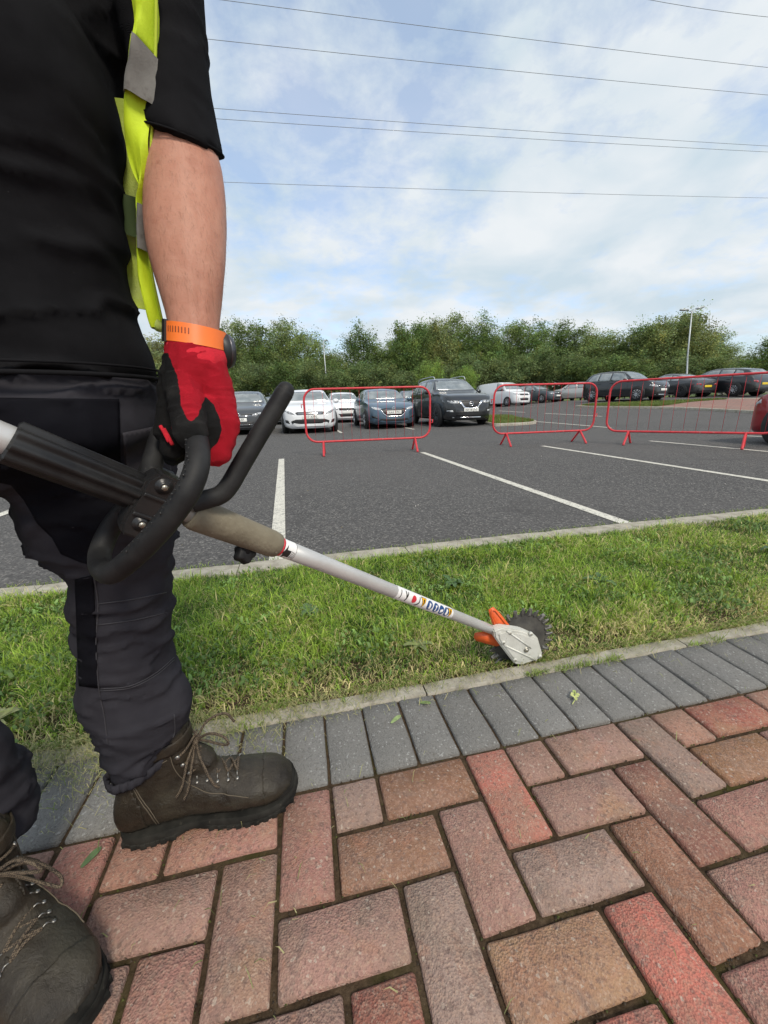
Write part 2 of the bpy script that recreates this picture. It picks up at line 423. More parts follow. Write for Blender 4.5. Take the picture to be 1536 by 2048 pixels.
# flush edging kerbs, one concrete length after another
def kerb_piece(name, u0, u1, w0, w1, top, mat, parent, zbot=-.12, n=12):
    """an edging length with a worn, slightly uneven top"""
    R = []
    for i in range(n + 1):
        u = u0 + (u1 - u0) * i / n
        j = lambda s: .0035 * mnoise.noise(Vector((u * 9 + s, s * 3.1, 0)))
        e = .004 if i in (0, n) else 0
        R.append([uw(u, w0 + j(1), zbot), uw(u, w0 + j(1), top - .008 - e), uw(u, w0 + .006 + j(2), top - e + j(5) * .4), uw(u, (w0 + w1) / 2, top - e + j(6) * .6),
                  uw(u, w1 - .006 + j(3), top - e + j(7) * .4), uw(u, w1 + j(4), top - .008 - e), uw(u, w1 + j(4), zbot)])
    return sharp(mk(name, loft(R, True), mat, parent), 25)
def empty_struct(name):
    o = bpy.data.objects.new(name, None); COL.objects.link(o); o.empty_display_size = .1; ROOT[o.name] = np.zeros(3); return tag(o, kind='structure')
k_near = empty_struct('edging_kerb'); k_far = empty_struct('verge_kerb')
u = -2.45
while u < 4.6:
    kerb_piece('kerb_stone', u + .0025, u + .9125, .211, .261, .002 + random.uniform(-.002, .002), M_CONC, k_near)
    kerb_piece('kerb_stone', u + .25 + .0025, u + .25 + .9125, 1.252, 1.378, .012 + random.uniform(-.003, .003), M_CONC, k_far); u += .915

# block paving: herringbone reds behind a soldier course of charcoal blocks
MODU = .104
paving = sheet('block_paving', np.arange(-2.6, 4.7, .1), np.concatenate([np.arange(-1.5, .21, .1), [.212]]), lambda x, y: -.010 + .004 * mnoise.noise(Vector((x * 30, y * 30, 0))), M_SOIL)
def brick_mesh(name, L, W, seed):
    nx, ny = 7, 4; r = random.Random(seed); bx = .0042
    def edge(t, s): return .0030 * mnoise.noise(Vector((t * 60, s * 7.7 + seed * 3.3, seed)))
    X = [-L / 2, -L / 2 + bx] + [(-L / 2 + bx) + (L - 2 * bx) * i / (nx - 3) for i in range(1, nx - 3)] + [L / 2 - bx, L / 2]
    Y = [-W / 2, -W / 2 + bx] + [(-W / 2 + bx) + (W - 2 * bx) * i / (ny - 3) for i in range(1, ny - 3)] + [W / 2 - bx, W / 2]
    V = []
    for j, y in enumerate(Y):
        for i, x in enumerate(X):
            bi = i in (0, nx - 1); bj = j in (0, ny - 1)
            z = -.0042 if (bi or bj) else 0.0
            xx, yy = x, y
            if bi and bj: z -= .002; xx *= .990; yy *= .98
            if bi: xx += edge(y, 1 + (x > 0))
            if bj: yy += edge(x, 4 + (y > 0))
            if not (bi or bj): z += .0012 * mnoise.noise(Vector((x * 25, y * 25, seed * 1.7)))
            V.append((xx, yy, z + r.uniform(-.0004, .0004)))
    n = nx; Fc = [(j * n + i, j * n + i + 1, (j + 1) * n + i + 1, (j + 1) * n + i) for j in range(ny - 1) for i in range(nx - 1)]
    rim = [i for i in range(nx)] + [j * n + nx - 1 for j in range(1, ny)] + [(ny - 1) * n + i for i in range(nx - 2, -1, -1)] + [j * n for j in range(ny - 2, 0, -1)]
    b0 = len(V)
    for i in rim: V.append((V[i][0], V[i][1], -.05))
    m = len(rim)
    for q in range(m): Fc.append((rim[q], b0 + q, b0 + (q + 1) % m, rim[(q + 1) % m]))
    return mesh(name, V, Fc)
full = [brick_mesh('red_brick', .1965, .0945, s) for s in range(6)]
half = [brick_mesh('half_brick', .0945, .0945, 20 + s) for s in range(3)]
sold = [brick_mesh('grey_brick', .2005, .0975, 40 + s) for s in range(4)]
for m in full + half: m.materials.append(M_RED)
for m in sold: m.materials.append(M_GREY)
TONES = [(.345, .18, .148), (.325, .185, .152), (.31, .19, .155), (.35, .195, .147), (.315, .195, .165), (.365, .175, .143)]
BRIGHT, OCHRE, GREYB, PINK = (.45, .155, .118), (.40, .25, .15), (.30, .215, .18), (.34, .20, .165)
special = {('V', 3, 0): BRIGHT, ('V', 3, 4): BRIGHT, ('H', 1, 0): (.25, .135, .085), ('H', 2, 3): OCHRE, ('V', 1, 2): GREYB, ('V', 2, 1): PINK, ('H', 3, 2): GREYB, ('V', 0, 3): (.26, .105, .08),
           ('H', 0, 1): (.25, .14, .09), ('H', -1, 2): PINK, ('V', 5, 2): (.25, .13, .085), ('V', 4, 3): BRIGHT, ('H', 9, 0): (.31, .11, .085), ('H', 8, 1): (.29, .16, .09), ('V', 7, 0): GREYB, ('V', 6, 1): (.24, .115, .09)}
def lay(me, uc, vc, rot, colr):
    o = bpy.data.objects.new('brick', me); COL.objects.link(o); o.parent = paving
    p = uw(uc * MODU, -vc * MODU); j = lambda s: random.uniform(-s, s)
    o.location = (p[0] + j(.0012), p[1] + j(.0012), j(.0016)); o.rotation_euler = (j(.009), j(.009), YAW + rot + j(.012) + random.choice((0, math.pi)))
    o.color = (*colr, 1)
for kk in range(-1, 9):
    for base in range(-28, 33, 4):
        for kind, u0 in (('H', base + 1 - kk), ('V', base + 3 - kk)):
            if not -16 <= u0 <= 21: continue
            c = special.get((kind, u0, kk), random.choice(TONES)); f_ = random.uniform(.88, 1.06); c = tuple(q * f_ for q in c)
            if kind == 'H' and kk >= 0: lay(random.choice(full), u0 + 1, kk + .5, 0, c)
            elif kind == 'V' and kk >= 0: lay(random.choice(full), u0 + .5, kk + 1, math.pi / 2, c)
            elif kind == 'V' and kk == -1: lay(random.choice(half), u0 + .5, .5, 0, (GREYB if u0 == 0 else c))
for i in range(-23, 44):
    g = random.uniform(.165, .205); lay(random.choice(sold), i + .5, -1.02, math.pi / 2, (g, g * .975, g * .93))

# the paving that goes on behind the viewer and either side
V = []
def quad(u0, u1, w0, w1, z): return [uw(u0, w0, z), uw(u1, w0, z), uw(u1, w1, z), uw(u0, w1, z)]
Vq, Fq = [], []
for u0, u1, w0, w1 in ((-12, 14, -9, -.95), (-12, -1.72, -.95, 0), (2.3, 14, -.95, 0)):
    n = len(Vq); Vq += quad(u0, u1, w0, w1, -.001); Fq.append((n, n + 1, n + 2, n + 3))
tag(mk('paving_surround', (Vq, Fq), M_FARPAVE), kind='structure')

# verge: soil bed, then blades
verge = sheet('verge', np.arange(-2.5, 4.6, .1), np.arange(.263, 1.252, .0495), lambda x, y: -.012 + .008 * mnoise.noise(Vector((x * 5, y * 5, 2))), soil_mat('verge_soil'))
vs = verge.data.materials[0].node_tree
def grass_mat():
    k = NT('grass_blade'); a = k.n('ShaderNodeAttribute', attribute_name='Col')
    k.set(Base_Color=a.outputs['Color'], Roughness=.55, Specular_IOR_Level=.35)
    tr = k.n('ShaderNodeBsdfTranslucent'); k.l(a.outputs['Color'], tr.inputs['Color'])
    mx = k.n('ShaderNodeMixShader'); mx.inputs[0].default_value = .3
    k.l(k.b.outputs[0], mx.inputs[1]); k.l(tr.outputs[0], mx.inputs[2]); k.l(mx.outputs[0], k.o.inputs[0]); return k.m
M_GRASS = grass_mat()
def fbm(x, y, s, o=0.):
    return np.array([mnoise.fractal(Vector((a * s + o, b * s - o, o)), 1., 2., 3) for a, b in zip(x, y)])
def blades(P, H, Wd, lean, th, colr, flat=None):
    """tapered bent blades; P (n,3) feet"""
    n = len(P); d = np.stack([np.cos(th), np.sin(th), np.zeros(n)], 1); s = np.stack([-np.sin(th), np.cos(th), np.zeros(n)], 1)
    tw = rng.uniform(-1, 1, n)[:, None]; s = s * np.cos(tw) + d * np.sin(tw)
    up = np.array([0, 0, 1.0]); hw = (Wd / 2)[:, None]
    mid = P + up * (H * .58 * np.cos(lean * .5))[:, None] + d * (H * .58 * np.sin(lean * .5))[:, None]
    tip = mid + up * (H * .42 * np.cos(lean * 1.35))[:, None] + d * (H * .42 * np.sin(lean * 1.35))[:, None]
    V = np.stack([P - s * hw, P + s * hw, mid - s * hw * .85, mid + s * hw * .85, tip], 1).reshape(-1, 3)
    b = np.arange(n)[:, None] * 5
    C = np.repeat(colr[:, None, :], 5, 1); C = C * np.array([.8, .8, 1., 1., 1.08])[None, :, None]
    return V, b + np.array([[0, 1, 3, 2]]), b + np.array([[2, 3, 4]]), C.reshape(-1, 3)
NB = 215000
uu = rng.uniform(-2.3, 4.3, NB * 2); keep = rng.random(NB * 2) < np.where(uu < 1.9, .85, .38); uu = uu[keep]
ww = .268 + .975 * rng.random(len(uu))
pn = np.array([uw(a, b) for a, b in zip(uu, ww)])
patch = fbm(pn[:, 0], pn[:, 1], 2.6, 3.); fine = fbm(pn[:, 0], pn[:, 1], 11., 9.)
edge_n = np.clip((.52 - ww) / .24, 0, 1); edge_f = np.clip((ww - 1.16) / .09, 0, 1)
dens = .95 - .5 * edge_n + .3 * fine; keep = rng.random(len(uu)) < dens
uu, ww, pn, patch, fine, edge_n, edge_f = [q[keep] for q in (uu, ww, pn, patch, fine, edge_n, edge_f)]
n = len(uu)
dry = np.clip(.13 + .55 * edge_n + .45 * np.clip(patch - .05, 0, 1) + .25 * np.clip(-fine, 0, 1) + .25 * np.clip((uu - 1.1) / 2, 0, 1), 0, .85)
isdry = rng.random(n) < dry * .85
g1 = np.array([.15, .285, .03]); g2 = np.array([.40, .55, .075]); g3 = np.array([.06, .13, .022])
mixv = np.clip(.42 + .8 * fine + .5 * patch + rng.normal(0, .25, n), 0, 1)[:, None]
colr = g1 * (1 - mixv) + g2 * mixv; dk = (rng.random(n) < .2 + .25 * (patch < -.12))[:, None]; colr = np.where(dk, g3, colr)
straw = np.array([.68, .56, .28]) * rng.uniform(.55, 1.15, n)[:, None] + np.array([.0, .03, .0])
colr = np.where(isdry[:, None], straw, colr) * rng.uniform(.8, 1.2, n)[:, None]
H = rng.gamma(5., .0088, n).clip(.012, .085) * (1 + .8 * patch + .35 * fine) * (1 - .4 * edge_n); Wd = np.where(rng.random(n) < .22, rng.uniform(.0028, .0052, n), rng.uniform(.0011, .0027, n))
lean = np.clip(rng.normal(1.12, .42, n), .1, 1.8); th = rng.uniform(0, 2 * math.pi, n) * .7 + fine * 5 + patch * 4
lean = np.where(isdry, np.clip(lean + .35, 0, 1.7), lean)
pn[:, 2] = -.012
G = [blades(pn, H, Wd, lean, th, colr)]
# tufts that overhang the near kerb here and there
m = 5200; tc_ = rng.uniform(-1.6, 3.2, 60); a = tc_[rng.integers(0, 60, m)] + rng.normal(0, .035, m); b = rng.uniform(.255, .29, m); P6 = np.array([uw(p, q, -.004) for p, q in zip(a, b)])
G.append(blades(P6, rng.uniform(.02, .05, m), rng.uniform(.0012, .003, m), rng.uniform(.8, 1.6, m), rng.normal(-1.36, .8, m), np.where(rng.random(m)[:, None] < .4, np.array([.55, .47, .22]), np.array([.24, .36, .06])) * rng.uniform(.6, 1.3, m)[:, None]))
# tufts of weeds rooted in the joint in front of the kerb
m = 480; tc_ = np.concatenate([rng.uniform(-1.2, 2.6, 9), [.62, .66, -.2]]); a = tc_[rng.integers(0, 12, m)] + rng.normal(0, .022, m); b = rng.normal(.209, .006, m); P7 = np.array([uw(p, q, -.002) for p, q in zip(a, b)])
G.append(blades(P7, rng.uniform(.012, .035, m), rng.uniform(.0012, .0028, m), rng.uniform(.6, 1.6, m), rng.uniform(0, 6.3, m), np.array([.26, .36, .07]) * rng.uniform(.6, 1.3, m)[:, None]))
# grass hanging over the far kerb and longer tufts
m = 2600; a = rng.uniform(-2.3, 4.3, m); b = np.where(rng.random(m) < .6, rng.uniform(1.22, 1.262, m), rng.uniform(1.372, 1.395, m)); P2 = np.array([uw(p, q, .0) for p, q in zip(a, b)])
G.append(blades(P2, rng.uniform(.02, .05, m), rng.uniform(.002, .0035, m), rng.uniform(.6, 1.6, m), rng.uniform(0, 6.3, m), np.array([.22, .30, .06]) * rng.uniform(.6, 1.4, m)[:, None]))
# clover and other small round leaves among the blades
m = 5200; cxy = np.column_stack([rng.uniform(-2.2, 4.2, 150), rng.uniform(.33, 1.2, 150)]); ci = rng.integers(0, 150, m); a = cxy[ci, 0] + rng.normal(0, .06, m); b = np.clip(cxy[ci, 1] + rng.normal(0, .04, m), .29, 1.24)
P5 = np.array([uw(p, q, .0) for p, q in zip(a, b)]); P5[:, 2] = rng.uniform(.008, .03, m); tone_ = np.where(rng.random(150) < .3, 1.5, .85)[ci]
G.append(blades(P5, rng.uniform(.012, .03, m), rng.uniform(.006, .012, m), rng.uniform(1.0, 1.7, m), rng.uniform(0, 6.3, m), np.array([.16, .26, .07]) * (tone_ * rng.uniform(.7, 1.3, m))[:, None]))
def merge(G):
    Vs, Qs, Ts, Cs = [], [], [], []; o = 0
    for V, Q, T, C in G: Vs.append(V); Qs.append(Q + o); Ts.append(T + o); Cs.append(C); o += len(V)
    return np.concatenate(Vs), np.concatenate(Qs), np.concatenate(Ts), np.concatenate(Cs)
V, Q, T, C = merge(G)
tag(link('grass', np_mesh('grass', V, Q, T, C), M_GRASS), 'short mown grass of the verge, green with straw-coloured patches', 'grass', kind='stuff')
# clippings thrown on kerb and blocks
m = 7500; a = np.where(rng.random(m) < .62, rng.normal(-.55, .33, m), rng.uniform(-1.2, 3.2, m)); b = .270 - np.abs(rng.normal(0, .062, m)) * np.where(a < -.1, 1.35, .75); b = np.where(rng.random(m) < .06, rng.uniform(-.5, .2, m), b)
P3 = np.array([uw(p, q, .0045 + .004 * rng.random()) for p, q in zip(a, b)])
mx_ = np.clip(rng.random(m), 0, 1)[:, None]; cc = np.array([.16, .22, .06]) * (1 - mx_) + np.array([.48, .43, .22]) * mx_
V, Q, T, C = blades(P3, rng.uniform(.008, .04, m), rng.uniform(.0009, .0022, m), np.full(m, 1.5) + rng.normal(0, .06, m), rng.uniform(0, 6.3, m), cc)
V[:, 2] = np.maximum(V[:, 2], .003)
tag(link('grass_clippings', np_mesh('grass_clippings', V, Q, T, C), M_GRASS), 'loose grass clippings strewn over the kerb and grey blocks', 'clippings', kind='stuff')
# crumbs of soil and moss in the joints
m = 16000; a = rng.uniform(-1.0, 1.8, m); b = rng.uniform(-.62, .02, m); iu, iv = a / MODU, -b / MODU
P4 = np.array([uw(p, q, -.007) for p, q in zip(a, b)]); s = rng.uniform(.0008, .003, m)
tet = np.array([[1, 0, 0], [-.5, .87, 0], [-.5, -.87, 0], [0, 0, 1.3]]); V = (P4[:, None, :] + tet[None] * s[:, None, None]).reshape(-1, 3)
b4 = np.arange(m)[:, None, None] * 4 + np.array([[0, 1, 3], [1, 2, 3], [2, 0, 3]])[None]
cc = np.where(rng.random(m)[:, None] < .25, np.array([.06, .07, .015]), np.array([.05, .035, .022])) * rng.uniform(.5, 1.8, m)[:, None]
tag(link('joint_crumbs', np_mesh('joint_crumbs', V, None, b4.reshape(-1, 3), np.repeat(cc, 4, 0)), M_GRASS), 'soil crumbs and moss in the joints of the red blocks', 'soil', kind='stuff')

# broad-leaved weeds in the verge
M_WEED = {}
def leaf_strip(L, W, curl, seg=5, lobes=0.0):
    R = []
    for i in range(seg + 1):
        t = i / seg; w = W * math.sin(math.pi * min(1, t * .88 + .1)) ** .8 * (1 + lobes * (1 if i % 2 else -1)) / 2
        x = L * t * math.cos(curl * t); z = L * t * math.sin(.75 - curl * t) * .8
        R.append([(x, -w, z + w * .3), (x, 0, z), (x, w, z + w * .3)])
    return loft(R, False, False)
def weed(name, p, nl, L, W, label, colr, lobes=0., seed=0):
    r = random.Random(seed); t = thing(name, label, 'weed', p)
    mt = pm('weed_leaf_%d' % seed, colr, .5, col2=tuple(c * .55 for c in colr), nscale=60, bump=(150, .4))
    for i in range(nl):
        an = 2 * math.pi * i / nl + r.uniform(-.3, .3); s = r.uniform(.7, 1.15)
        Vv, Fv = leaf_strip(L * s, W * s, r.uniform(.5, 1.1), 6, lobes); c, q = math.cos(an), math.sin(an)
        Vv = Vv @ np.array([[c, q, 0], [-q, c, 0], [0, 0, 1]])
        mk('leaf', (Vv, Fv), mt, t, world=False)
    return t
weed('dandelion_plant', uw(-.98, .47, .015), 9, .11, .03, 'clump of lobed dandelion leaves at the left edge of the verge', (.09, .16, .035), .35, 1)
weed('broadleaf_weed', uw(-.66, .56, .02), 8, .09, .028, 'low leafy weed in the grass left of the trouser leg', (.11, .18, .05), .2, 2)
weed('plantain_weed', uw(-.86, .36, .02), 10, .075, .024, 'pale wilted leafy weed by the kerb at the left', (.24, .26, .09), .1, 3)
weed('dock_weed', uw(-.02, .74, .022), 8, .075, .024, 'small broad-leaved weed in the grass right of the knee', (.10, .17, .06), .15, 4)
weed('clover_weed', uw(.62, .82, .022), 9, .075, .022, 'dark leafy weed in the grass above the label on the pole', (.07, .14, .035), .2, 5)
weed('yarrow_weed', uw(2.35, .72, .025), 9, .11, .028, 'dark leafy weed in the verge at the far right', (.055, .11, .03), .3, 6)
weed('thistle_weed', uw(1.25, .66, .022), 8, .085, .024, 'leafy weed in the verge up and right of the toothed wheel', (.075, .14, .035), .3, 7)
weed('daisy_weed', uw(.33, .42, .015), 7, .055, .018, 'little pale weed in dry grass left of the toothed wheel', (.2, .24, .08), .1, 8)
def loose_leaf(name, px, py, L, W, rot, label, colr):
    p = at(px, py, 1); d = p - EYE; g = EYE + d * (CAM_H - .006) / -d[2]
    Vv, Fv = leaf_strip(L, W, .75, 6); Vv[:, 2] *= .18; c, s = math.cos(rot), math.sin(rot)
    o = mk(name, (Vv @ np.array([[c, s, 0], [-s, c, 0], [0, 0, 1]]), Fv), pm(name + '_green', colr, .5, col2=tuple(q * .6 for q in colr), nscale=80, bump=(200, .3)))
    o.location = g; return tag(o, label, 'leaf')
loose_leaf('fallen_leaf', 162, 1735, .05, .014, 1.2, 'narrow green leaf lying on the red blocks behind the near boot', (.10, .16, .05))
loose_leaf('cut_blade', 782, 1446, .05, .012, .75, 'pale green cut blade lying on the grey blocks below the pole', (.26, .34, .13))
loose_leaf('torn_leaf', 838, 1405, .045, .012, -.1, 'torn green leaf lying against the kerb left of the wheel', (.17, .24, .07))
loose_leaf('dropped_leaf', 690, 1405, .03, .010, 2., 'short green leaf lying on the kerb above the boot toe', (.16, .24, .06))
m = 150; P8 = np.column_stack([rng.uniform(-4, 6, m), rng.uniform(2.2, 8.5, m), np.full(m, .004)]); V, Q, T, C = blades(P8, rng.uniform(.008, .022, m), rng.uniform(.005, .013, m), np.full(m, 1.5), rng.uniform(0, 6.3, m), np.where(rng.random(m)[:, None] < .7, np.array([.55, .53, .48]), np.array([.25, .2, .1])) * rng.uniform(.6, 1., m)[:, None])
tag(link('fallen_petals', np_mesh('fallen_petals', V, Q, T, C), M_GRASS), 'pale petals and crumbs scattered on the tarmac', 'petals', kind='stuff')
p = on_ground(1150, 1398); sp_ = thing('flower_sprig', 'pale yellow-green flower sprig lying on a grey block right of the wheel', 'plant', (p[0], p[1], .004))
mt = pm('sprig_petal', (.50, .52, .20), .6, col2=(.3, .38, .1), nscale=90)
mk('stem', tube([(-.02, -.025, .002), (0, -.006, .006), (.004, .012, .01)], .0013, 6), mt, sp_, world=False)
for i in range(6):
    Vv, Fv = leaf_strip(.016, .009, .6, 4); an = i * 1.05 + .3; c, s = math.cos(an), math.sin(an)
    mk('petal', (Vv @ np.array([[c, s, 0], [-s, c, 0], [0, 0, 1]]) + np.array([.002 if i % 2 else -.004, .008 if i % 2 else -.006, .006]), Fv), mt, sp_, world=False)
p = on_ground(72, 1625); sp2 = thing('wilted_sprig', 'wilted yellowish sprig lying on the grey blocks behind the near boot', 'plant', (p[0], p[1], .004))
mt2 = pm('sprig_wilted', (.34, .30, .10), .7, col2=(.2, .16, .06), nscale=90)
for i in range(7):
    Vv, Fv = leaf_strip(.03, .008, .7, 4); an = i * .9; c, s = math.cos(an), math.sin(an); mk('leaf', (Vv @ np.array([[c, s, 0], [-s, c, 0], [0, 0, 1]]), Fv), mt2, sp2, world=False)

# grass islands and the paved bank on the right, each inside a kerb
def island(name, pts, top, mat, kerbw=.125, kerb_name='island_kerb', km=None):
    pts = spline([np.array(p, float) for p in pts] + [np.array(pts[0], float)], 6)[:-1]; n = len(pts); c = pts.mean(0)
    inner = np.array([p + (c - p) / np.linalg.norm(c - p) * kerbw for p in pts])
    z = lambda p, a: (p[0], p[1], float(zt(p[0], p[1])) + a)
    V = []; Fc = []
    for a, b in zip(pts, inner): V += [z(a, -.05), z(a, top - .02), z(a + (b - a) * .15, top), z(b, top), z(b, -.05)]
    for i in range(n):
        j = (i + 1) % n
        for q in range(4): Fc.append((i * 5 + q, j * 5 + q, j * 5 + q + 1, i * 5 + q + 1))
    S = empty_struct(name); mk(kerb_name, (V, Fc), km or M_CONC, S)
    V = [z(c, top + .0)]
    rr = np.linspace(.12, 1, 9)
    for r in rr:
        for p in inner: V.append(z(c + (p - c) * r, top - (.03 if r > .99 else .0)))
    Fc = [(0, 1 + i, 1 + (i + 1) % n) for i in range(n)]
    for k in range(len(rr) - 1):
        for i in range(n): j = (i + 1) % n; Fc.append((1 + k * n + i, 1 + (k + 1) * n + i, 1 + (k + 1) * n + j, 1 + k * n + j))
    mk('surface', (V, Fc), mat, S); return inner, c
M_TURF2 = turf_mat('island_turf', (.07, .11, .02), (.20, .24, .06), 6)
def rough_grass(name, inner, c, n, top, label):
    r = np.sqrt(rng.random(n)); i = rng.integers(0, len(inner), n); j = (i + 1) % len(inner); t = rng.random(n)[:, None]
    p = c + (inner[i] * (1 - t) + inner[j] * t - c) * r[:, None]; z = zt(p[:, 0], p[:, 1]) + top - .01
    P = np.column_stack([p, z]); V, Q, T, C = blades(P, rng.uniform(.04, .10, n), rng.uniform(.008, .016, n), rng.uniform(.3, 1.4, n), rng.uniform(0, 6.3, n), np.array([.16, .21, .05]) * rng.uniform(.5, 1.4, n)[:, None])
    tag(link(name, np_mesh(name, V, Q, T, C), M_GRASS), label, 'grass', kind='stuff')
inn, c = island('grass_island', [(3.75, 12.95), (4.75, 13.0), (5.35, 13.6), (5.5, 15.5), (5.6, 17.6), (4.6, 18.2), (3.9, 17.5), (3.7, 15.2)], .09, M_TURF2)
rough_grass('island_grass', inn, c, 9000, .09, 'bright grass on the small kerbed island beside the black car')
inn, c = island('paved_bank', [(10.2, 20.9), (10.9, 19.2), (12.3, 16.5), (12.8, 13.4), (13.3, 11.6), (17, 12.0), (24, 14.0), (24, 18.5), (18, 19.3), (13.5, 20.3), (11.5, 21.2)], .10, M_FARPAVE)
g2 = spline([np.array(p, float) for p in ((10.35, 20.75), (11.05, 19.3), (12.0, 17.6), (12.9, 17.7), (14.5, 18.6), (16.5, 19.0), (13.4, 20.1), (11.5, 21.0), (10.35, 20.75))], 5)[:-1]
cg = g2.mean(0)
V = [(cg[0], cg[1], float(zt(*cg)) + .13)] + [(p[0], p[1], float(zt(p[0], p[1])) + .11) for p in g2]
tag(mk('grass_margin', (V, [(0, 1 + i, 1 + (i + 1) % len(g2)) for i in range(len(g2))]), M_TURF2), kind='structure')
rough_grass('margin_grass', g2, cg, 14000, .13, 'grass margin in front of the parked cars on the right')
# ------------------------------------------------------------------ trees beyond the car park
def leaf_mat(name, stops):
    k = NT(name); oi = k.n('ShaderNodeObjectInfo'); v = k.coord()
    a = k.n('ShaderNodeAttribute', attribute_name='Col')
    c = k.mix(.75, k.ramp(oi.outputs['Random'], stops), a.outputs['Color'], 'MULTIPLY')
    k.set(Base_Color=c, Roughness=.6, Specular_IOR_Level=.3)
    tr = k.n('ShaderNodeBsdfTranslucent'); k.l(c, tr.inputs['Color']); mx = k.n('ShaderNodeMixShader'); mx.inputs[0].default_value = .42
    k.l(k.b.outputs[0], mx.inputs[1]); k.l(tr.outputs[0], mx.inputs[2]); k.l(mx.outputs[0], k.o.inputs[0]); return k.m
M_LEAF = leaf_mat('tree_leaf', [(0., (.16, .235, .065)), (.25, (.27, .33, .125)), (.5, (.13, .20, .052)), (.75, (.30, .325, .13)), (1., (.20, .285, .085))])
M_LEAF2 = leaf_mat('shrub_leaf', [(0., (.12, .18, .05)), (.5, (.18, .235, .095)), (1., (.14, .20, .055))])
M_LEAF3 = leaf_mat('young_leaf', [(0., (.24, .34, .075)), (1., (.27, .36, .08))])
M_BARK = pm('bark', (.10, .085, .065), .9, col2=(.20, .18, .15), nscale=9, bump=(25, .6, .02))
def branch_paths(r, Hh, spread, n_limb, trunk_r, low=.18):
    """trunk and limbs as (path, radii) lists"""
    out = []; tp = [np.zeros(3)]
    for i in range(1, 8): tp.append(np.array([r.uniform(-.05, .05) * Hh * .35, r.uniform(-.05, .05) * Hh * .35, Hh * .93 * i / 7]))
    tp = spline(tp, 3); out.append((tp, np.linspace(trunk_r, trunk_r * .15, len(tp))))
    for k in range(n_limb):
        t = low + (.9 - low) * (k + r.random()) / n_limb; i = int(t * (len(tp) - 1)); a = k * 2.4 + r.uniform(-.5, .5)
        L = spread * (1.15 - .75 * t) * r.uniform(.75, 1.15); d = np.array([math.cos(a), math.sin(a), 0])
        p0 = tp[i]; P = spline([p0, p0 + d * L * .4 + np.array([0, 0, L * .35]), p0 + d * L * .8 + np.array([0, 0, L * .8]), p0 + d * L + np.array([0, 0, L * 1.0])], 3)
        out.append((P, np.linspace(trunk_r * .42 * (1.1 - t), .012, len(P))))
        for q in range(2):
            j = int(len(P) * r.uniform(.4, .8)); a2 = a + r.choice((-1, 1)) * r.uniform(.5, 1.1); d2 = np.array([math.cos(a2), math.sin(a2), r.uniform(.3, .9)])
            P2 = spline([P[j], P[j] + d2 * L * .28, P[j] + d2 * L * .5 + np.array([0, 0, -.02 * L])], 3); out.append((P2, np.linspace(trunk_r * .16, .008, len(P2))))
    return out
def tree_meshes(seed, Hh, spread, n_limb, n_leaf, leaf, droop=.0, low=.18, trunk_r=.11, airy=.5):
    r = random.Random(seed); g = np.random.default_rng(seed); br = branch_paths(r, Hh, spread, n_limb, trunk_r, low)
    T = join(*[tube(P, rad, 6) for P, rad in br])
    # twig ends carry leaf clumps
    tips = []
    for k, (P, rad) in enumerate(br):
        for p in P[(len(P) // 2 if k == 0 else len(P) // 3):]: tips.append(p)
    tips = np.array(tips)
    ncl = int(len(tips) * 1.6); cl = tips[g.integers(0, len(tips), ncl)] + g.normal(0, 1, (ncl, 3)) * np.array([.36, .36, .30]) * spread * .42
    cl = cl[cl[:, 2] > Hh * low * .55]; ncl = len(cl); tone = g.choice([.4, .7, 1., 1.35, 1.6], ncl); size = g.uniform(.18, .55, ncl) * spread * .32
    i = g.integers(0, ncl, n_leaf); off = np.clip(g.normal(0, 1, (n_leaf, 3)), -1.7, 1.7) * size[i][:, None] * np.array([1, 1, .8])
    off[:, 2] -= droop * np.abs(g.normal(0, 1, n_leaf)) * size[i]
    C = cl[i] + off
    # random orientation leaf: a kinked quad
    a = g.normal(0, 1, (n_leaf, 3)); a[:, 2] *= .5; a /= np.linalg.norm(a, axis=1)[:, None]; b = np.cross(a, g.normal(0, 1, (n_leaf, 3))); b /= np.linalg.norm(b, axis=1)[:, None]
    s = (leaf * g.uniform(.6, 1.35, n_leaf))[:, None]
    V = np.stack([C - a * s * .6, C + b * s * .33, C + a * s * .6, C - b * s * .33], 1).reshape(-1, 3)
    Q = np.arange(n_leaf)[:, None] * 4 + np.arange(4)[None]
    col = np.repeat((tone[i] * g.uniform(.75, 1.25, n_leaf))[:, None] * np.array([1., 1., 1.]), 4, 0)
    # a warmer or cooler drift clump by clump
    w = np.repeat(g.normal(0, .12, ncl)[i], 4); col[:, 0] *= 1 + w; col[:, 2] *= 1 - w
    return mesh('trunk', *T), np_mesh('crown', V, Q, None, np.clip(col, .2, 2.))
def variants(spec): 
    out = []
    for s in spec:
        t, c = tree_meshes(**s); t.materials.append(M_BARK); c.materials.append(M_LEAF); out.append((t, c, s['Hh']))
    return out
TV = variants([dict(seed=1, Hh=9, spread=2.3, n_limb=20, n_leaf=16000, leaf=.125, droop=.5, airy=.6),
               dict(seed=2, Hh=9, spread=2.6, n_limb=22, n_leaf=20000, leaf=.13, droop=.2),
               dict(seed=3, Hh=9, spread=1.9, n_limb=18, n_leaf=12500, leaf=.12, droop=.7),
               dict(seed=4, Hh=8, spread=3.0, n_limb=24, n_leaf=30000, leaf=.155, droop=.0, low=.10),
               dict(seed=5, Hh=9, spread=2.2, n_limb=20, n_leaf=14500, leaf=.12, droop=.6)])
def shrub_variant(seed, mat):
    t, c = tree_meshes(seed=seed, Hh=3.2, spread=1.7, n_limb=14, n_leaf=13000, leaf=.10, low=.05, trunk_r=.05); t.materials.append(M_BARK); c.materials.append(mat); return t, c, 3.2
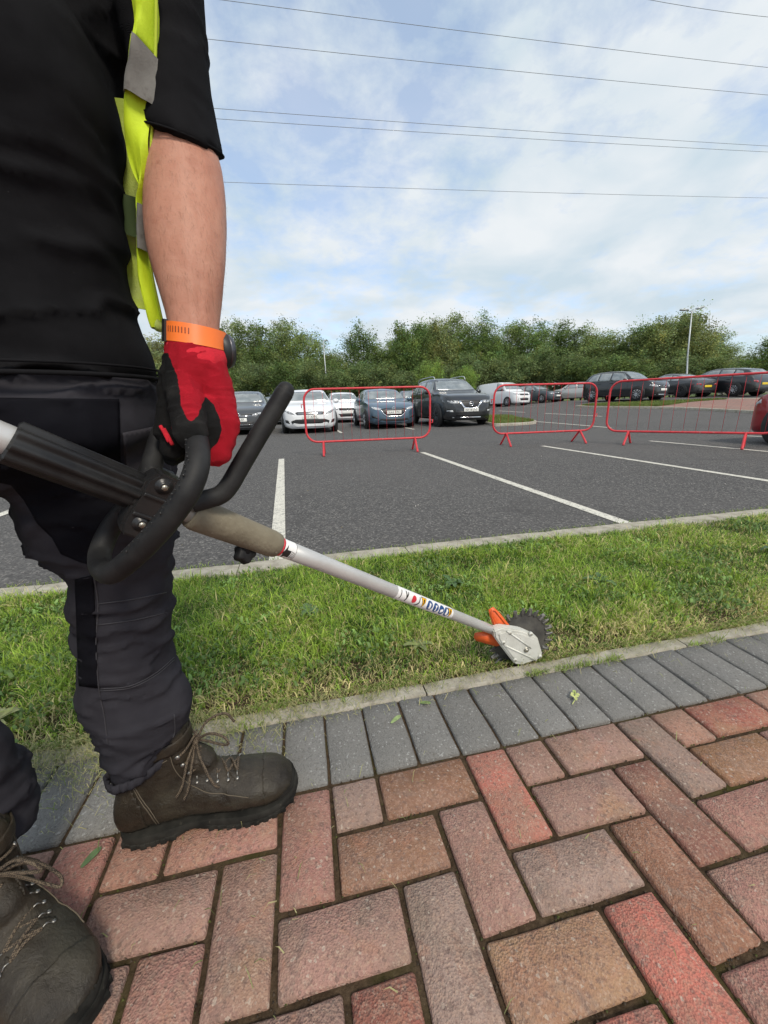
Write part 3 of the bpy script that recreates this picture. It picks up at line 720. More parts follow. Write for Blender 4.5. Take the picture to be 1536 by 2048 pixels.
SV = [shrub_variant(21, M_LEAF2), shrub_variant(22, M_LEAF2), shrub_variant(23, M_LEAF3)]
def plant(name, var, x, y, hgt, wide, label, cat, group, rot):
    t, c, H0 = var; z = float(zt(x, y)) - .16
    e = thing(name, label, cat, (x, y, z), rot, group); e.scale = (wide, wide, hgt / H0)
    for nm, me in (('trunk', t), ('crown', c)):
        o = bpy.data.objects.new(nm, me); COL.objects.link(o); o.parent = e
def tree_px(i, px, top, d, var, wide, label, name='woodland_tree', group='trees behind the car park'):
    p = at(px, 800, d); x, y = p[0], p[1]; z = float(zt(x, y)) - .16; q = at(px, top + 8, 1) - EYE; q = EYE + q * y / q[1]
    plant(name, TV[var], x, y, (q[2] - z) * 1.0, wide, label, 'tree', group, i * 1.3)
ORD = ['first', 'second', 'third', 'fourth', 'fifth', 'sixth', 'seventh', 'eighth', 'ninth', 'tenth', 'eleventh', 'twelfth', 'thirteenth', 'fourteenth', 'fifteenth', 'sixteenth', 'seventeenth', 'eighteenth', 'nineteenth', 'twentieth']
front_row = [(312, 660, 42, 1, 1.0), (372, 655, 44, 0, 1.0), (428, 645, 42, 4, 1.05), (478, 628, 43, 0, 1.0), (528, 622, 42, 2, 1.15), (574, 624, 43, 0, 1.05), (622, 640, 42, 4, 1.1), (672, 690, 46, 1, .8),
             (728, 648, 41, 1, .95), (778, 664, 43, 4, .9), (822, 650, 40, 3, .72), (862, 648, 42, 3, .7), (905, 618, 45, 0, 1.1), (952, 630, 43, 1, 1.0), (1000, 634, 44, 4, 1.05), (1048, 626, 43, 0, 1.1), (1098, 626, 45, 2, 1.2), (1146, 640, 44, 4, 1.0)]
for i, (px, top, d, va, wd) in enumerate(front_row):
    tree_px(i, px, top, d, va, wd, '%s tree from the left in the front of the tree belt' % ORD[i])
right_row = [(1192, 646, 41, 1, .95, 'airy green tree behind the parked silver car'), (1236, 658, 39, 0, .9, 'slender tree behind the roof of the black car facing the camera'), (1284, 650, 37, 3, .72, 'dark bushy tree just left of the street lamp'),
             (1338, 632, 36, 3, .80, 'broad dark tree behind the street lamp pole'), (1392, 636, 37, 4, .95, 'tree just right of the street lamp, behind its heads'), (1432, 672, 38, 1, .72, 'brownish-green tree at the right end of the belt')]
for i, (px, top, d, va, wd, lab) in enumerate(right_row): tree_px(40 + i, px, top, d, va, wd, lab)
tree_px(60, 1560, 668, 34, 3, .85, 'dark round tree cut by the right edge of the picture')
tree_px(61, 1475, 706, 75, 1, 1.2, 'small distant tree left of the far house')
tree_px(62, 1512, 722, 85, 3, 1.1, 'small distant tree right of the far house')
back = [(340, 672), (400, 664), (455, 655), (500, 648), (552, 648), (600, 650), (648, 675), (700, 700), (752, 676), (800, 676), (845, 668), (885, 650), (930, 650), (978, 652), (1024, 650), (1072, 648), (1122, 652), (1170, 660), (1215, 668), (1262, 672)]
for i, (px, top) in enumerate(back):
    tree_px(80 + i, px, top + 22, 50, i % 3, 1.25, '%s tree from the left in the back row of the belt' % ORD[i], group='back row of the tree belt')
sh = [(300, 722), (350, 730), (410, 715), (465, 725), (520, 712), (575, 722), (630, 716), (690, 722), (745, 716), (800, 726), (905, 722), (950, 705), (1010, 712), (1060, 690), (1110, 700), (1160, 708), (1205, 700), (1250, 712), (1300, 706), (1345, 715), (1400, 712), (1440, 722)]
SHW = ['first', 'second', 'third', 'fourth', 'fifth', 'sixth', 'seventh', 'eighth', 'ninth', 'tenth', 'eleventh', 'twelfth', 'thirteenth', 'fourteenth', 'fifteenth', 'sixteenth', 'seventeenth', 'eighteenth', 'nineteenth', 'twentieth', 'twenty-first', 'twenty-second']
for i, (px, top) in enumerate(sh):
    d = 37.5 if px < 1200 else 34.5
    p = at(px, 800, d); q = at(px, top, d); plant('shrub', SV[i % 2], p[0], p[1], max(1.5, q[2] - zt(p[0], p[1])) * .8, 1.3, '%s grey-green shrub from the left at the foot of the trees' % SHW[i], 'shrub', 'shrubs at the foot of the tree belt', i * .9)
for i, (px, top, lab) in enumerate(((862, 735, 'bright yellow-green sapling behind the blue car'), (928, 742, 'bright yellow-green sapling behind the black car with the V-shaped grille'))):
    p = at(px, 800, 34); q = at(px, top, 34); plant('sapling', SV[2], p[0], p[1], q[2] - zt(p[0], p[1]), .6, lab, 'sapling', 'yellow-green saplings', i)
# far hill with house
M_HILL = turf_mat('hill_turf', (.06, .09, .03), (.12, .15, .06), .2)
V = []; Fc = []
xs = np.linspace(-260, 420, 60); ys = [88, 110, 150, 220]
for j, yy in enumerate(ys):
    for x in xs: V.append((x, yy, [-.5, 2.0, 4.5, 6.][j] * (1 + .25 * mnoise.noise(Vector((x * .012, j * .3, 0)))) if j else -.5))
n = len(xs); Fc = [(j * n + i, j * n + i + 1, (j + 1) * n + i + 1, (j + 1) * n + i) for j in range(3) for i in range(n - 1)]
tag(mk('hill', (V, Fc), M_HILL), kind='structure')
p = at(1495, 742, 95); hs = thing('house', 'small grey-roofed house far off at the right between trees', 'house', (p[0], p[1], 2.0), -.6)
M_WALLF = pm('house_render', (.36, .33, .28), .9, col2=(.28, .26, .22), nscale=2)
mk('wall', box((0, 0, 1.9), (9, 6, 5.0)), M_WALLF, hs, False, world=False)
mk('roof', ([(-4.9, -3.4, 4.3), (4.9, -3.4, 4.3), (4.9, 0, 6.9), (-4.9, 0, 6.9), (-4.9, 3.4, 4.3), (4.9, 3.4, 4.3)], [(0, 1, 2, 3), (3, 2, 5, 4), (0, 3, 4), (1, 5, 2)]), pm('slate', (.13, .13, .14), .8, col2=(.19, .19, .19), nscale=3), hs, False, world=False)
rf = mk('chimney', box((-3, 0, 7.1), (.9, .7, 1.6)), M_WALLF, hs, False, world=False)
for x in (-2.5, 0, 2.5): mk('window', box((x, -3.02, 3.0), (1.0, .08, 1.1)), pm('far_glass', (.05, .06, .07), .15), hs, False, world=False)

# ------------------------------------------------------------------ street lamps, pole, cables
M_GALV = pm('galvanised_steel', (.50, .53, .54), .5, .35, col2=(.42, .45, .46), nscale=6)
M_LAMPW = pm('lamp_lens', (.85, .85, .82), .3)
def lamp(px, pb, pt, d, arms, label):
    b = at(px[0], pb, d); z0 = float(zt(b[0], b[1])); tdir = at(px[1], pt, 1) - EYE; top = EYE + tdir * b[1] / tdir[1]; h = top[2] - z0; dx = (top[0] - b[0])
    t = thing('street_lamp', label, 'street lamp', (b[0], b[1], z0), 0., 'street lamps')
    mk('column', tube([(0, 0, -.05), (0, 0, 1.2), (0, 0, 1.25), (dx * .5, 0, h * .5), (dx, 0, h)], [.08, .08, .055, .048, .036], 10), M_GALV, t, world=False)
    mk('base_door', box((0, -.088, .7), (.09, .012, .45), None, .004), M_GALV, t, world=False)
    for a, tilt in arms:
        c, s = math.cos(a), math.sin(a)
        mk('arm', tube([(dx, 0, h - .06), (dx + .35 * c, .35 * s, h + .06 + tilt * .35)], .03, 8), M_GALV, t, world=False)
        H = mk('lamp_head', prism([(0, -.08), (.12, -.14), (.55, -.12), (.62, 0), (.55, .12), (.12, .14), (0, .08)], (dx + .3 * c, .3 * s, h + .03 + tilt * .3), basis((-tilt * c, -tilt * s, 1), (c, s, tilt)), .09, .02), M_GALV, t, world=False)
        mk('lens', prism([(.15, -.09), (.5, -.08), (.5, .08), (.15, .09)], (dx + .3 * c, .3 * s, h + .015 + tilt * .3), basis((-tilt * c, -tilt * s, 1), (c, s, tilt)), .02), M_LAMPW, H, world=False)
    return t
lamp((1366, 1384), 800, 622, 27, ((.15, .22), (math.pi + .15, -.02)), 'tall grey street lamp with two heads in front of the trees')
lamp((657, 646.5), 812, 682, 38, ((1.3, .1),), 'slim grey street lamp seen above the white car')
p = at(1418, 760, 40); wp = thing('wooden_pole', 'thin brown wooden pole among the trees right of the street lamp', 'pole', (p[0], p[1], float(zt(p[0], p[1])) - .1))
M_WOOD = pm('pole_wood', (.20, .17, .13), .9, col2=(.28, .24, .19), nscale=5)
mk('post', tube([(0, 0, 0), (0, 0, 2.2), (.03, 0, 4.6)], [.11, .10, .085], 8), M_WOOD, wp, world=False)
mk('cross_arm', box((0, -.1, 4.3), (.9, .08, .1)), M_WOOD, wp, world=False)
M_CABLE = pm('cable', (.20, .21, .23), .6)
for a, b, dl, lab in (((430, -2), (1536, 135), 26, 'highest overhead cable that crosses the whole sky'), ((405, 77), (1536, 190), 26.6, 'second overhead cable from the top of the picture'), ((420, 216), (1536, 292), 28, 'upper of the close pair of overhead cables'),
                      ((425, 237), (1536, 304), 28.6, 'lower of the close pair of overhead cables'), ((440, 364), (1536, 396), 30, 'lowest overhead cable in the sky'), ((1290, -2), (1536, 34), 25, 'overhead cable across the top right corner')):
    A = at(a[0], a[1], dl + (a[0] - 430) / 1106 * dl * .4); B = at(b[0], b[1], dl * 1.4); P = []
    for t in np.linspace(-1.2 if a[0] < 1000 else -5.0, 2.2, 40):
        q = A + (B - A) * t; q = q + np.array([0, 0, .35 * (t * t - t)]); P.append(q)
    tag(mk('overhead_cable', tube(P, .016, 5), M_CABLE), lab, 'cable', 'overhead cables')

# ------------------------------------------------------------------ barriers
M_RED_PAINT = pm('barrier_red', (.60, .035, .045), .5, col2=(.46, .03, .04), nscale=9, grime=(24, (.42, .17, .15), .60, .72))
M_WIRE = pm('barrier_wire', (.50, .04, .05), .7, spec=.2)
def barrier(A, B, label, half=1.12, top=1.13, low=.235):
    """pedestrian barrier standing on legs at ground points A and B"""
    A = np.array(A, float); B = np.array(B, float); c = (A + B) / 2; d = (B - A) / np.linalg.norm(B - A); sep = np.linalg.norm(B - A) / 2
    t = thing('crowd_barrier', label, 'barrier', (c[0], c[1], float(zt(*c))), math.atan2(d[1], d[0]), 'red crowd barriers')
    r = .19; x = half; path = []
    for cx, cz, a0 in ((x - r, top - r, 0), (-x + r, top - r, 90), (-x + r, low + r, 180), (x - r, low + r, 270)):
        for q in range(7): a = math.radians(a0 + 15 * q); path.append((cx + r * math.cos(a), 0, cz + r * math.sin(a)))
    path = np.array(path + [path[0]]); rad = .0185
    a = np.linspace(0, 2 * math.pi, 10, endpoint=False); R = []
    T = np.roll(path[:-1], -1, 0) - np.roll(path[:-1], 1, 0); T /= np.linalg.norm(T, axis=1)[:, None]
    for p, tt in zip(path[:-1], T): nn = np.array([tt[2], 0, -tt[0]]); R.append(p + rad * (np.cos(a)[:, None] * nn + np.sin(a)[:, None] * np.array([0, 1, 0])))
    m = len(R); V = np.concatenate(R); Fc = [(i * 10 + j, i * 10 + (j + 1) % 10, ((i + 1) % m) * 10 + (j + 1) % 10, ((i + 1) % m) * 10 + j) for i in range(m) for j in range(10)]
    mk('frame', (V, Fc), M_RED_PAINT, t, world=False)
    nb = 13
    for i in range(nb):
        xx = -x + 2 * x * (i + 1) / (nb + 1); w = .006 * math.sin(i * 2.1)
        mk('bar', tube([(xx, 0, low), (xx + w, 0, (low + top) / 2), (xx, 0, top)], .0026, 5), M_WIRE, t, world=False)
    for s in (-1, 1):
        for q in (-1, 1):
            mk('leg', tube([(s * sep, 0, low + .005), (s * sep + .01 * q, q * .24, .018), (s * sep + .01 * q, q * .25, .0)], [.019, .019, .021], 8), M_RED_PAINT, t, world=False)
    mk('hook', tube([(x, 0, .5), (x + .05, 0, .5), (x + .05, 0, .56)], .008, 6), M_RED_PAINT, t, world=False)
    mk('hook', tube([(-x, 0, .88), (-x - .05, 0, .88), (-x - .05, 0, .82)], .008, 6), M_RED_PAINT, t, world=False)
    return t
barrier((-1.04, 6.95), (.61, 7.2), 'red barrier in front of the white and the blue car')
barrier((2.42, 7.6), (3.95, 7.8), 'red barrier in the middle, right of the black car', 1.05)
barrier((4.56, 7.22), (5.75, 6.15), 'largest red barrier, slanting at the right edge', 1.18)
barrier((-5.75, 6.35), (-4.1, 6.6), 'red barrier mostly hidden behind the person at the left')

# ------------------------------------------------------------------ cars
M_GLASS = pm('car_glass', (.11, .13, .135), .13, spec=1., col2=(.24, .265, .27), nscale=2.6)  # paler tone puts reflected sky and interior greys into the glass colour
M_GLASS.node_tree.nodes['Principled BSDF'].inputs['IOR'].default_value = 1.9
M_TYRE = pm('tyre', (.018, .018, .019), .85)
M_BLACKP = pm('black_plastic', (.015, .015, .016), .5)
M_ALLOY = pm('alloy', (.55, .56, .58), .3, .8)
M_DALLOY = pm('dark_alloy', (.07, .07, .075), .35, .7)
M_CHROME = pm('chrome', (.75, .76, .78), .15, 1.)
M_LAMP = pm('headlamp_glass', (.60, .62, .64), .08, col2=(.25, .26, .28), nscale=14, lo=.4, hi=.6, coat=1.)
M_LAMPD = pm('headlamp_dark', (.18, .19, .2), .08, col2=(.5, .52, .54), nscale=16, lo=.5, hi=.6, coat=1.)
M_TAIL = pm('tail_lamp', (.42, .015, .02), .15, coat=1.)
M_PLATE_W = pm('plate_white', (.80, .80, .76), .4)
M_PLATE_Y = pm('plate_yellow', (.75, .55, .04), .4)
M_PLTXT = pm('plate_text', (.015, .015, .016), .5)
M_SEAT = pm('seat_fabric', (.22, .22, .23), .8)
def paint(name, c, metal=.0): return pm(name, c, .28, metal, coat=.8, spec=.5)
def text_mesh(s, height):
    cu_ = bpy.data.curves.new('txt', 'FONT'); cu_.body = s; cu_.size = height / .72; cu_.align_x = 'CENTER'; cu_.align_y = 'CENTER'; cu_.extrude = .0006
    o = bpy.data.objects.new('txt', cu_); COL.objects.link(o); dg = bpy.context.evaluated_depsgraph_get(); dg.update()
    m = o.evaluated_get(dg).to_mesh(); V = np.array([v.co[:] for v in m.vertices]); Fc = [tuple(p.vertices) for p in m.polygons]
    o.evaluated_get(dg).to_mesh_clear(); bpy.data.objects.remove(o); bpy.data.curves.remove(cu_)
    return V, Fc
PROFILE = {   # t along the length from the nose, top height as a share of the full height
    'hatch': [(0, .40), (.012, .47), (.05, .555), (.12, .615), (.24, .665), (.285, .70), (.36, .85), (.43, .955), (.50, .99), (.60, 1.), (.75, .975), (.86, .93), (.92, .80), (.965, .66), (.99, .56), (1., .42)],
    'suv': [(0, .40), (.012, .50), (.05, .60), (.12, .64), (.24, .67), (.285, .70), (.36, .86), (.42, .955), (.50, .99), (.62, 1.), (.78, .985), (.88, .94), (.94, .80), (.975, .64), (.99, .54), (1., .40)],
    'van': [(0, .36), (.015, .44), (.06, .53), (.14, .575), (.21, .61), (.25, .68), (.32, .87), (.37, .95), (.44, .99), (.60, 1.), (.85, 1.), (.965, .985), (.985, .95), (.993, .70), (.998, .5), (1., .35)],
    'coupe': [(0, .42), (.015, .50), (.06, .58), (.14, .65), (.26, .70), (.33, .75), (.40, .88), (.47, .975), (.53, 1.), (.60, .99), (.70, .92), (.80, .81), (.88, .74), (.95, .715), (.985, .66), (1., .50)],
    'estate': [(0, .40), (.012, .47), (.05, .555), (.12, .60), (.25, .655), (.30, .70), (.38, .88), (.44, .965), (.50, .99), (.60, 1.), (.78, .98), (.90, .94), (.95, .80), (.98, .64), (.995, .54), (1., .42)]}
WIDTH = [(0, .60), (.012, .74), (.03, .86), (.07, .945), (.14, .985), (.3, 1.), (.7, 1.), (.86, .985), (.94, .95), (.98, .88), (1., .74)]
def interp(tab, t): return float(np.interp(t, [a for a, b in tab], [b for a, b in tab]))
def smooth_interp(tab, t):
    return (interp(tab, max(0, t - .012)) + 2 * interp(tab, t) + interp(tab, min(1, t + .012))) / 4 if .03 < t < .97 else interp(tab, t)
def car(name, label, pos, heading, L, Wd, H, style, mat, plate=None, front='generic', wheels=M_ALLOY, lod=2, rear_plate=None, rails=False, clear=.17, cat='car', side_glass=True, by='front'):
    """pos: ground point under the nose (by='front') or the middle"""
    dx, dy = math.cos(heading), math.sin(heading); c = np.array(pos[:2], float)
    if by == 'front': c = c - np.array([dx, dy]) * L / 2
    z0 = float(zt(c[0], c[1])); nose = c + np.array([dx, dy]) * L * .35; tail = c - np.array([dx, dy]) * L * .35
    pitch = math.atan2(float(zt(*nose)) - float(zt(*tail)), L * .7)
    T = thing(name, label, cat, (c[0], c[1], z0), heading, 'parked cars'); T.rotation_euler = (0, -pitch, heading)
    prof = PROFILE[style]; hw = Wd / 2; R = []
    belt = H * (.635 if style != 'van' else .60)
    ts = np.concatenate([[0, .006, .012, .02, .035, .05, .075], np.linspace(.1, .9, 37), [.92, .94, .96, .975, .985, .993, 1.]])
    def section(t):
        zt_ = smooth_interp(prof, t) * H; w = interp(WIDTH, t) * hw; zb = clear + (.07 if t < .02 or t > .985 else 0) + max(0, (t - .88)) * .5
        cabin = max(0., min(1., (zt_ - belt) / (H * .30))); wr = w * (.90 - (.20 if style != 'van' else .11) * cabin); bz = min(belt + .03 * H * t, zt_ - .035)
        pts = [(0, zb), (.82 * w, zb), (.955 * w, zb + .06), (.99 * w, zb + .25 * (bz - zb)), (1.0 * w, zb + .55 * (bz - zb)), (.985 * w, zb + .85 * (bz - zb)), (.955 * w, bz),
               (.955 * w + (wr - .955 * w) * .45, bz + (zt_ - .05 - bz) * .5), (wr, zt_ - .05 * (.35 + .65 * cabin)), (wr * .86, zt_ - .012), (wr * .5, zt_), (0, zt_ + .012 * cabin)]
        return pts
    for t in ts:
        h = section(t); full_ = [(y, z) for y, z in h] + [(-y, z) for y, z in h[-2:0:-1]]; x = L / 2 - t * L
        # bow of the nose and tail in plan
        R.append([(x - (.10 if t < .5 else -.07) * L / 4.2 * (abs(y) / hw) ** 2.2 * max(0, 1 - min(t, 1 - t) * 7), y, z) for y, z in full_])
    V, Fc = loft(R, True); body = mk('body', (V, Fc), mat, T, world=False); sharp(body, 50)
    bvh = BVHTree.FromPolygons([Vector(v) for v in V], Fc)
    def patch(nm, poly, axis, m, off=.006, parent=T, cuts=None, mirror=False):
        """panel cut to an outline and pressed on to the body; axis: 'F' front, 'B' back, 'L'/'R' side"""
        res = []
        for sgn in ((1, -1) if mirror else (1,)):
            pl = [(p[0] * sgn, p[1]) for p in poly] if axis in 'FB' else poly
            bm = bmesh.new(); bm.faces.new([bm.verts.new((a, b, 0)) for a, b in pl]); bmesh.ops.triangulate(bm, faces=bm.faces[:])
            big = max(max(p[0] for p in pl) - min(p[0] for p in pl), max(p[1] for p in pl) - min(p[1] for p in pl))
            for _ in range(cuts if cuts is not None else (2 if big > .5 else 1)): bmesh.ops.subdivide_edges(bm, edges=bm.edges[:], cuts=1, use_grid_fill=True)
            bm.verts.index_update(); out = []; ok = True
            for v in bm.verts:
                a, b = v.co.x, v.co.y
                o, d = {'F': (Vector((9, a, b)), Vector((-1, 0, 0))), 'B': (Vector((-9, a, b)), Vector((1, 0, 0))), 'L': (Vector((a, 9, b)), Vector((0, -1, 0))), 'R': (Vector((a, -9, b)), Vector((0, 1, 0)))}[axis]
                hit = bvh.ray_cast(o, d)
                if hit[0] is None: ok = False; out.append(None); continue
                nn = hit[1] if hit[1].dot(d) < 0 else -hit[1]
                out.append(hit[0] + nn * off)
            fs = [tuple(v.index for v in f.verts) for f in bm.faces]; bm.free()
            good = [f for f in fs if all(out[i] is not None for i in f)]
            use = sorted({i for f in good for i in f}); mp = {i: k for k, i in enumerate(use)}
            if not good: continue
            pv = [out[i] for i in use]; gf = [tuple(mp[i] for i in f) for f in good]
            # face outwards
            f0 = gf[0]; nr = (pv[f0[1]] - pv[f0[0]]).cross(pv[f0[2]] - pv[f0[0]]); dd = {'F': Vector((1, 0, 0)), 'B': Vector((-1, 0, 0)), 'L': Vector((0, 1, 0)), 'R': Vector((0, -1, 0))}[axis]
            if nr.dot(dd) < 0: gf = [f[::-1] for f in gf]
            ob = mk(nm, ([tuple(p) for p in pv], gf), m, parent, world=False)
            sm = ob.modifiers.new('thickness', 'SOLIDIFY'); sm.thickness = .012; sm.offset = -1
            res.append(ob)
        return res
    X = lambda t: L / 2 - t * L
    tz = lambda t: smooth_interp(prof, t) * H
    a0, a1 = {'hatch': (.30, .42), 'suv': (.30, .41), 'van': (.245, .355), 'coupe': (.345, .455), 'estate': (.315, .43)}[style]
    wz0, wz1 = tz(a0), tz(a1) - .01; w0 = hw * .86; w1 = hw * .70
    patch('windscreen', [(-w0, wz0), (-w0 * .5, wz0 - .012), (w0 * .5, wz0 - .012), (w0, wz0), (w1, wz1), (-w1, wz1)], 'F', M_GLASS, cuts=3)
    if style != 'van': 
        r0, r1 = {'hatch': (.885, .955), 'suv': (.90, .965), 'coupe': (.66, .80), 'estate': (.925, .972)}[style]
        rz1, rz0 = tz(r0) - .01, tz(r1) + .02
        patch('rear_window', [(-hw * .72, rz0), (hw * .72, rz0), (hw * .62, rz1), (-hw * .62, rz1)], 'B', M_GLASS, cuts=3)
    # side glass: belt line to roof, following the pillars
    if side_glass:
        b = belt + .045; rf = lambda t: min(tz(t) - .085, H - .10)
        cols = {'hatch': [(.335, .415, .575), (.59, .59, .74), (.755, .755, .86)], 'suv': [(.335, .41, .565), (.58, .58, .735), (.75, .75, .88)], 'van': [(.275, .36, .47)], 'coupe': [(.40, .47, .62), (.635, .635, .74)], 'estate': [(.35, .425, .575), (.59, .59, .74), (.755, .755, .90)]}[style]
        for sd in 'LR':
            for q, (ta, tb, tc_) in enumerate(cols):
                if style == 'coupe': pl = [(X(ta), b), (X(tb), rf(tb)), (X(tc_), rf(tc_)), (X(tc_), b)]
                elif q == 0: pl = [(X(ta), b), (X(tb), rf(tb)), (X((tb + tc_) / 2), rf((tb + tc_) / 2)), (X(tc_), rf(tc_)), (X(tc_), b)]
                elif q == len(cols) - 1 and style != 'van': pl = [(X(ta), b), (X(ta), rf(ta)), (X(tc_ - .03), rf(tc_ - .03) - .03), (X(tc_ + .02), b + .06), (X(tc_), b)]
                else: pl = [(X(ta), b), (X(ta), rf(ta)), (X((ta + tc_) / 2), rf((ta + tc_) / 2)), (X(tc_), rf(tc_)), (X(tc_), b)]
                patch('side_window', pl, sd, M_GLASS, cuts=2)
    # wheels
    wr = H * .222 if style in ('hatch', 'estate') else H * (.215 if style == 'suv' else .175 if style == 'van' else .245)
    for xw in (X(.195), X(.80)):
        for s in (1, -1):
            yo = s * (hw - .085)
            mk('wheel_arch', lathe([(wr * 1.17, 0), (wr * 1.17, .105), (wr * 1.13, .112)], (xw, yo - s * .02, wr), (0, s, 0), 24), M_BLACKP, T, world=False)
            wh = mk('wheel', lathe([(wr * .72, -.10), (wr * .95, -.10), (wr, -.07), (wr, .07), (wr * .95, .095), (wr * .72, .10)], (xw, yo + s * .02, wr), (0, s, 0), 28), M_TYRE, T, world=False)
            parts = [lathe([(wr * .72, .085), (wr * .70, .10), (wr * .62, .10), (wr * .60, .085)], (xw, yo + s * .02, wr), (0, s, 0), 24), lathe([(.001, .108), (wr * .17, .108), (wr * .2, .09)], (xw, yo + s * .02, wr), (0, s, 0), 12)]
            for q in range(10):
                a = 2 * math.pi * q / 10 + .2; p0 = np.array([xw + wr * .15 * math.cos(a), yo + s * .122, wr + wr * .15 * math.sin(a)]); p1 = np.array([xw + wr * .66 * math.cos(a), yo + s * .114, wr + wr * .66 * math.sin(a)])
                parts.append(tube([p0, p1], [wr * .055, wr * .04], 5))
            mk('rim', join(*parts), wheels, wh, world=False)
    # mirrors
    xm, zm = X(a0 + .055), belt + .10
    for s in (1, -1):
        mm = mk('wing_mirror', remesh_mirror((xm, s * (hw + .10), zm)), mat if front != 'van' else M_BLACKP, T, world=False)
    if rails:
        for s in (1, -1):
            mk('roof_rail', tube(spline([(X(.42), s * hw * .66, tz(.42) - .01), (X(.46), s * hw * .665, H + .035), (X(.65), s * hw * .66, H + .045), (X(.85), s * hw * .63, H + .01), (X(.89), s * hw * .62, tz(.89) - .02)], 4), .017, 6), M_GALV, T, world=False)
    if lod >= 2:
        # shut lines and handles
        for sd, s in (('L', 1), ('R', -1)):
            for td in (.325, .585, .755)[:(3 if style not in ('coupe', 'van') else 2)]:
                patch('door_gap', [(X(td), clear + .14), (X(td) + .012, clear + .14), (X(td) + .012, belt), (X(td), belt)], sd, M_BLACKP, .002, cuts=2)
            for td in ((.545, .715) if style != 'coupe' else (.58,)):
                mk('door_handle', box((X(td), s * (hw + .012), belt - .07), (.17, .03, .03), None, .008), mat, T, world=False)
            patch('sill', [(X(.27), clear + .02), (X(.73), clear + .02), (X(.73), clear + .10), (X(.27), clear + .10)], sd, M_BLACKP, .006)
    S = Wd / 1.8; Z = H / 1.46
    def P(*pts): return [(a * S, b * Z) for a, b in pts]
    def rect(a, b, c_, d_): return P((a, b), (c_, b), (c_, d_), (a, d_))
    def ring_badge(z, r, m=M_CHROME, bar=False, wing=False):
        hit = bvh.ray_cast(Vector((9, 0, z)), Vector((-1, 0, 0)))[0]
        parts = []; a = np.linspace(0, 2 * math.pi, 17)
        parts.append(tube([(hit.x + .012, r * 1.15 * math.cos(q), z + r * math.sin(q)) for q in a[:-1]] + [(hit.x + .012, r * 1.15, z)], r * .16, 5))
        if bar: parts.append(box((hit.x + .016, 0, z), (.01, r * 2.7, r * .42)))
        if wing: parts.append(tube(spline([(hit.x + .014, -r, z + r * .3), (hit.x + .014, -r * .3, z + r * .2), (hit.x + .014, 0, z - r * .25), (hit.x + .014, r * .3, z + r * .2), (hit.x + .014, r, z + r * .3)], 3), r * .12, 5))
        mk('badge', join(*parts), m, T, world=False)
    def number_plate(z, txt, axis='F', m=M_PLATE_W):
        s = 1 if axis == 'F' else -1; hit = bvh.ray_cast(Vector((9 * s, 0, z)), Vector((-s, 0, 0)))[0]
        x = hit.x + s * .018
        pl = mk('number_plate', box((x, 0, z), (.014, .52, .112), None, .003), m, T, world=False)
        if txt:
            TV_, TF = text_mesh(txt, .075); wmax = TV_[:, 0].max() - TV_[:, 0].min(); k = min(1., .48 / wmax)
            Vt = np.column_stack([np.full(len(TV_), x + s * .0085) + s * TV_[:, 2], s * TV_[:, 0] * k, z + TV_[:, 1]])
            mk('lettering', (Vt, TF), M_PLTXT, pl, False, world=False)
    zb = tz(.05)
    if front == 'slim_lamps':
        patch('headlight', P((.48, .60), (.66, .635), (.80, .72), (.83, .765), (.72, .735), (.56, .67)), 'F', M_LAMPD, mirror=True)
        patch('grille', P((-.42, .595), (.42, .595), (.47, .665), (.40, .685), (-.40, .685), (-.47, .665)), 'F', M_BLACKP, .008)
        for zz in (.615, .645): patch('grille_slat', rect(-.40, zz, .40, zz + .010), 'F', M_CHROME, .014)
        patch('lower_grille', P((-.58, .32), (.58, .32), (.62, .40), (.46, .46), (-.46, .46), (-.62, .40)), 'F', M_BLACKP, .008)
        patch('fog_lamp', P((.66, .32), (.78, .36), (.80, .46), (.70, .43)), 'F', M_BLACKP, mirror=True)
        number_plate(.53 * Z, plate); ring_badge(.735 * Z, .04)
    elif front == 'shield':
        patch('headlight', P((.42, .66), (.62, .665), (.80, .73), (.84, .79), (.64, .755), (.46, .715)), 'F', M_LAMP, mirror=True)
        patch('grille', P((-.46, .68), (-.40, .54), (-.26, .44), (.26, .44), (.40, .54), (.46, .68), (.30, .715), (-.30, .715)), 'F', M_BLACKP, .008)
        patch('grille_rim', P((-.47, .66), (-.41, .53), (-.27, .425), (.27, .425), (.41, .53), (.47, .66), (.43, .66), (.375, .545), (.25, .455), (-.25, .455), (-.375, .545), (-.43, .66)), 'F', M_CHROME, .014, cuts=1)
        patch('lower_grille', P((-.55, .27), (.55, .27), (.50, .36), (-.50, .36)), 'F', M_BLACKP, .008)
        patch('fog_lamp', P((.58, .36), (.76, .40), (.78, .47), (.62, .43)), 'F', M_BLACKP, mirror=True)
        number_plate(.575 * Z, plate); ring_badge(.695 * Z, .055, wing=True)
    elif front == 'vee':
        patch('headlight', P((.44, .66), (.62, .65), (.84, .70), (.85, .75), (.66, .735), (.44, .735)), 'F', M_LAMP, mirror=True)
        patch('grille', P((-.42, .725), (-.30, .55), (-.22, .52), (.22, .52), (.30, .55), (.42, .725)), 'F', M_BLACKP, .008)
        patch('grille_trim', P((.44, .725), (.30, .54), (.22, .505), (0, .50), (0, .535), (.20, .545), (.25, .57), (.35, .725)), 'F', M_CHROME, .016, mirror=True)
        patch('lower_grille', P((-.52, .30), (.52, .30), (.56, .44), (-.56, .44)), 'F', M_BLACKP, .006)
        patch('fog_lamp', P((.60, .42), (.78, .43), (.78, .47), (.62, .47)), 'F', M_LAMP, mirror=True)
        patch('skid_trim', rect(-.62, .255, .62, .275), 'F', M_CHROME, .012)
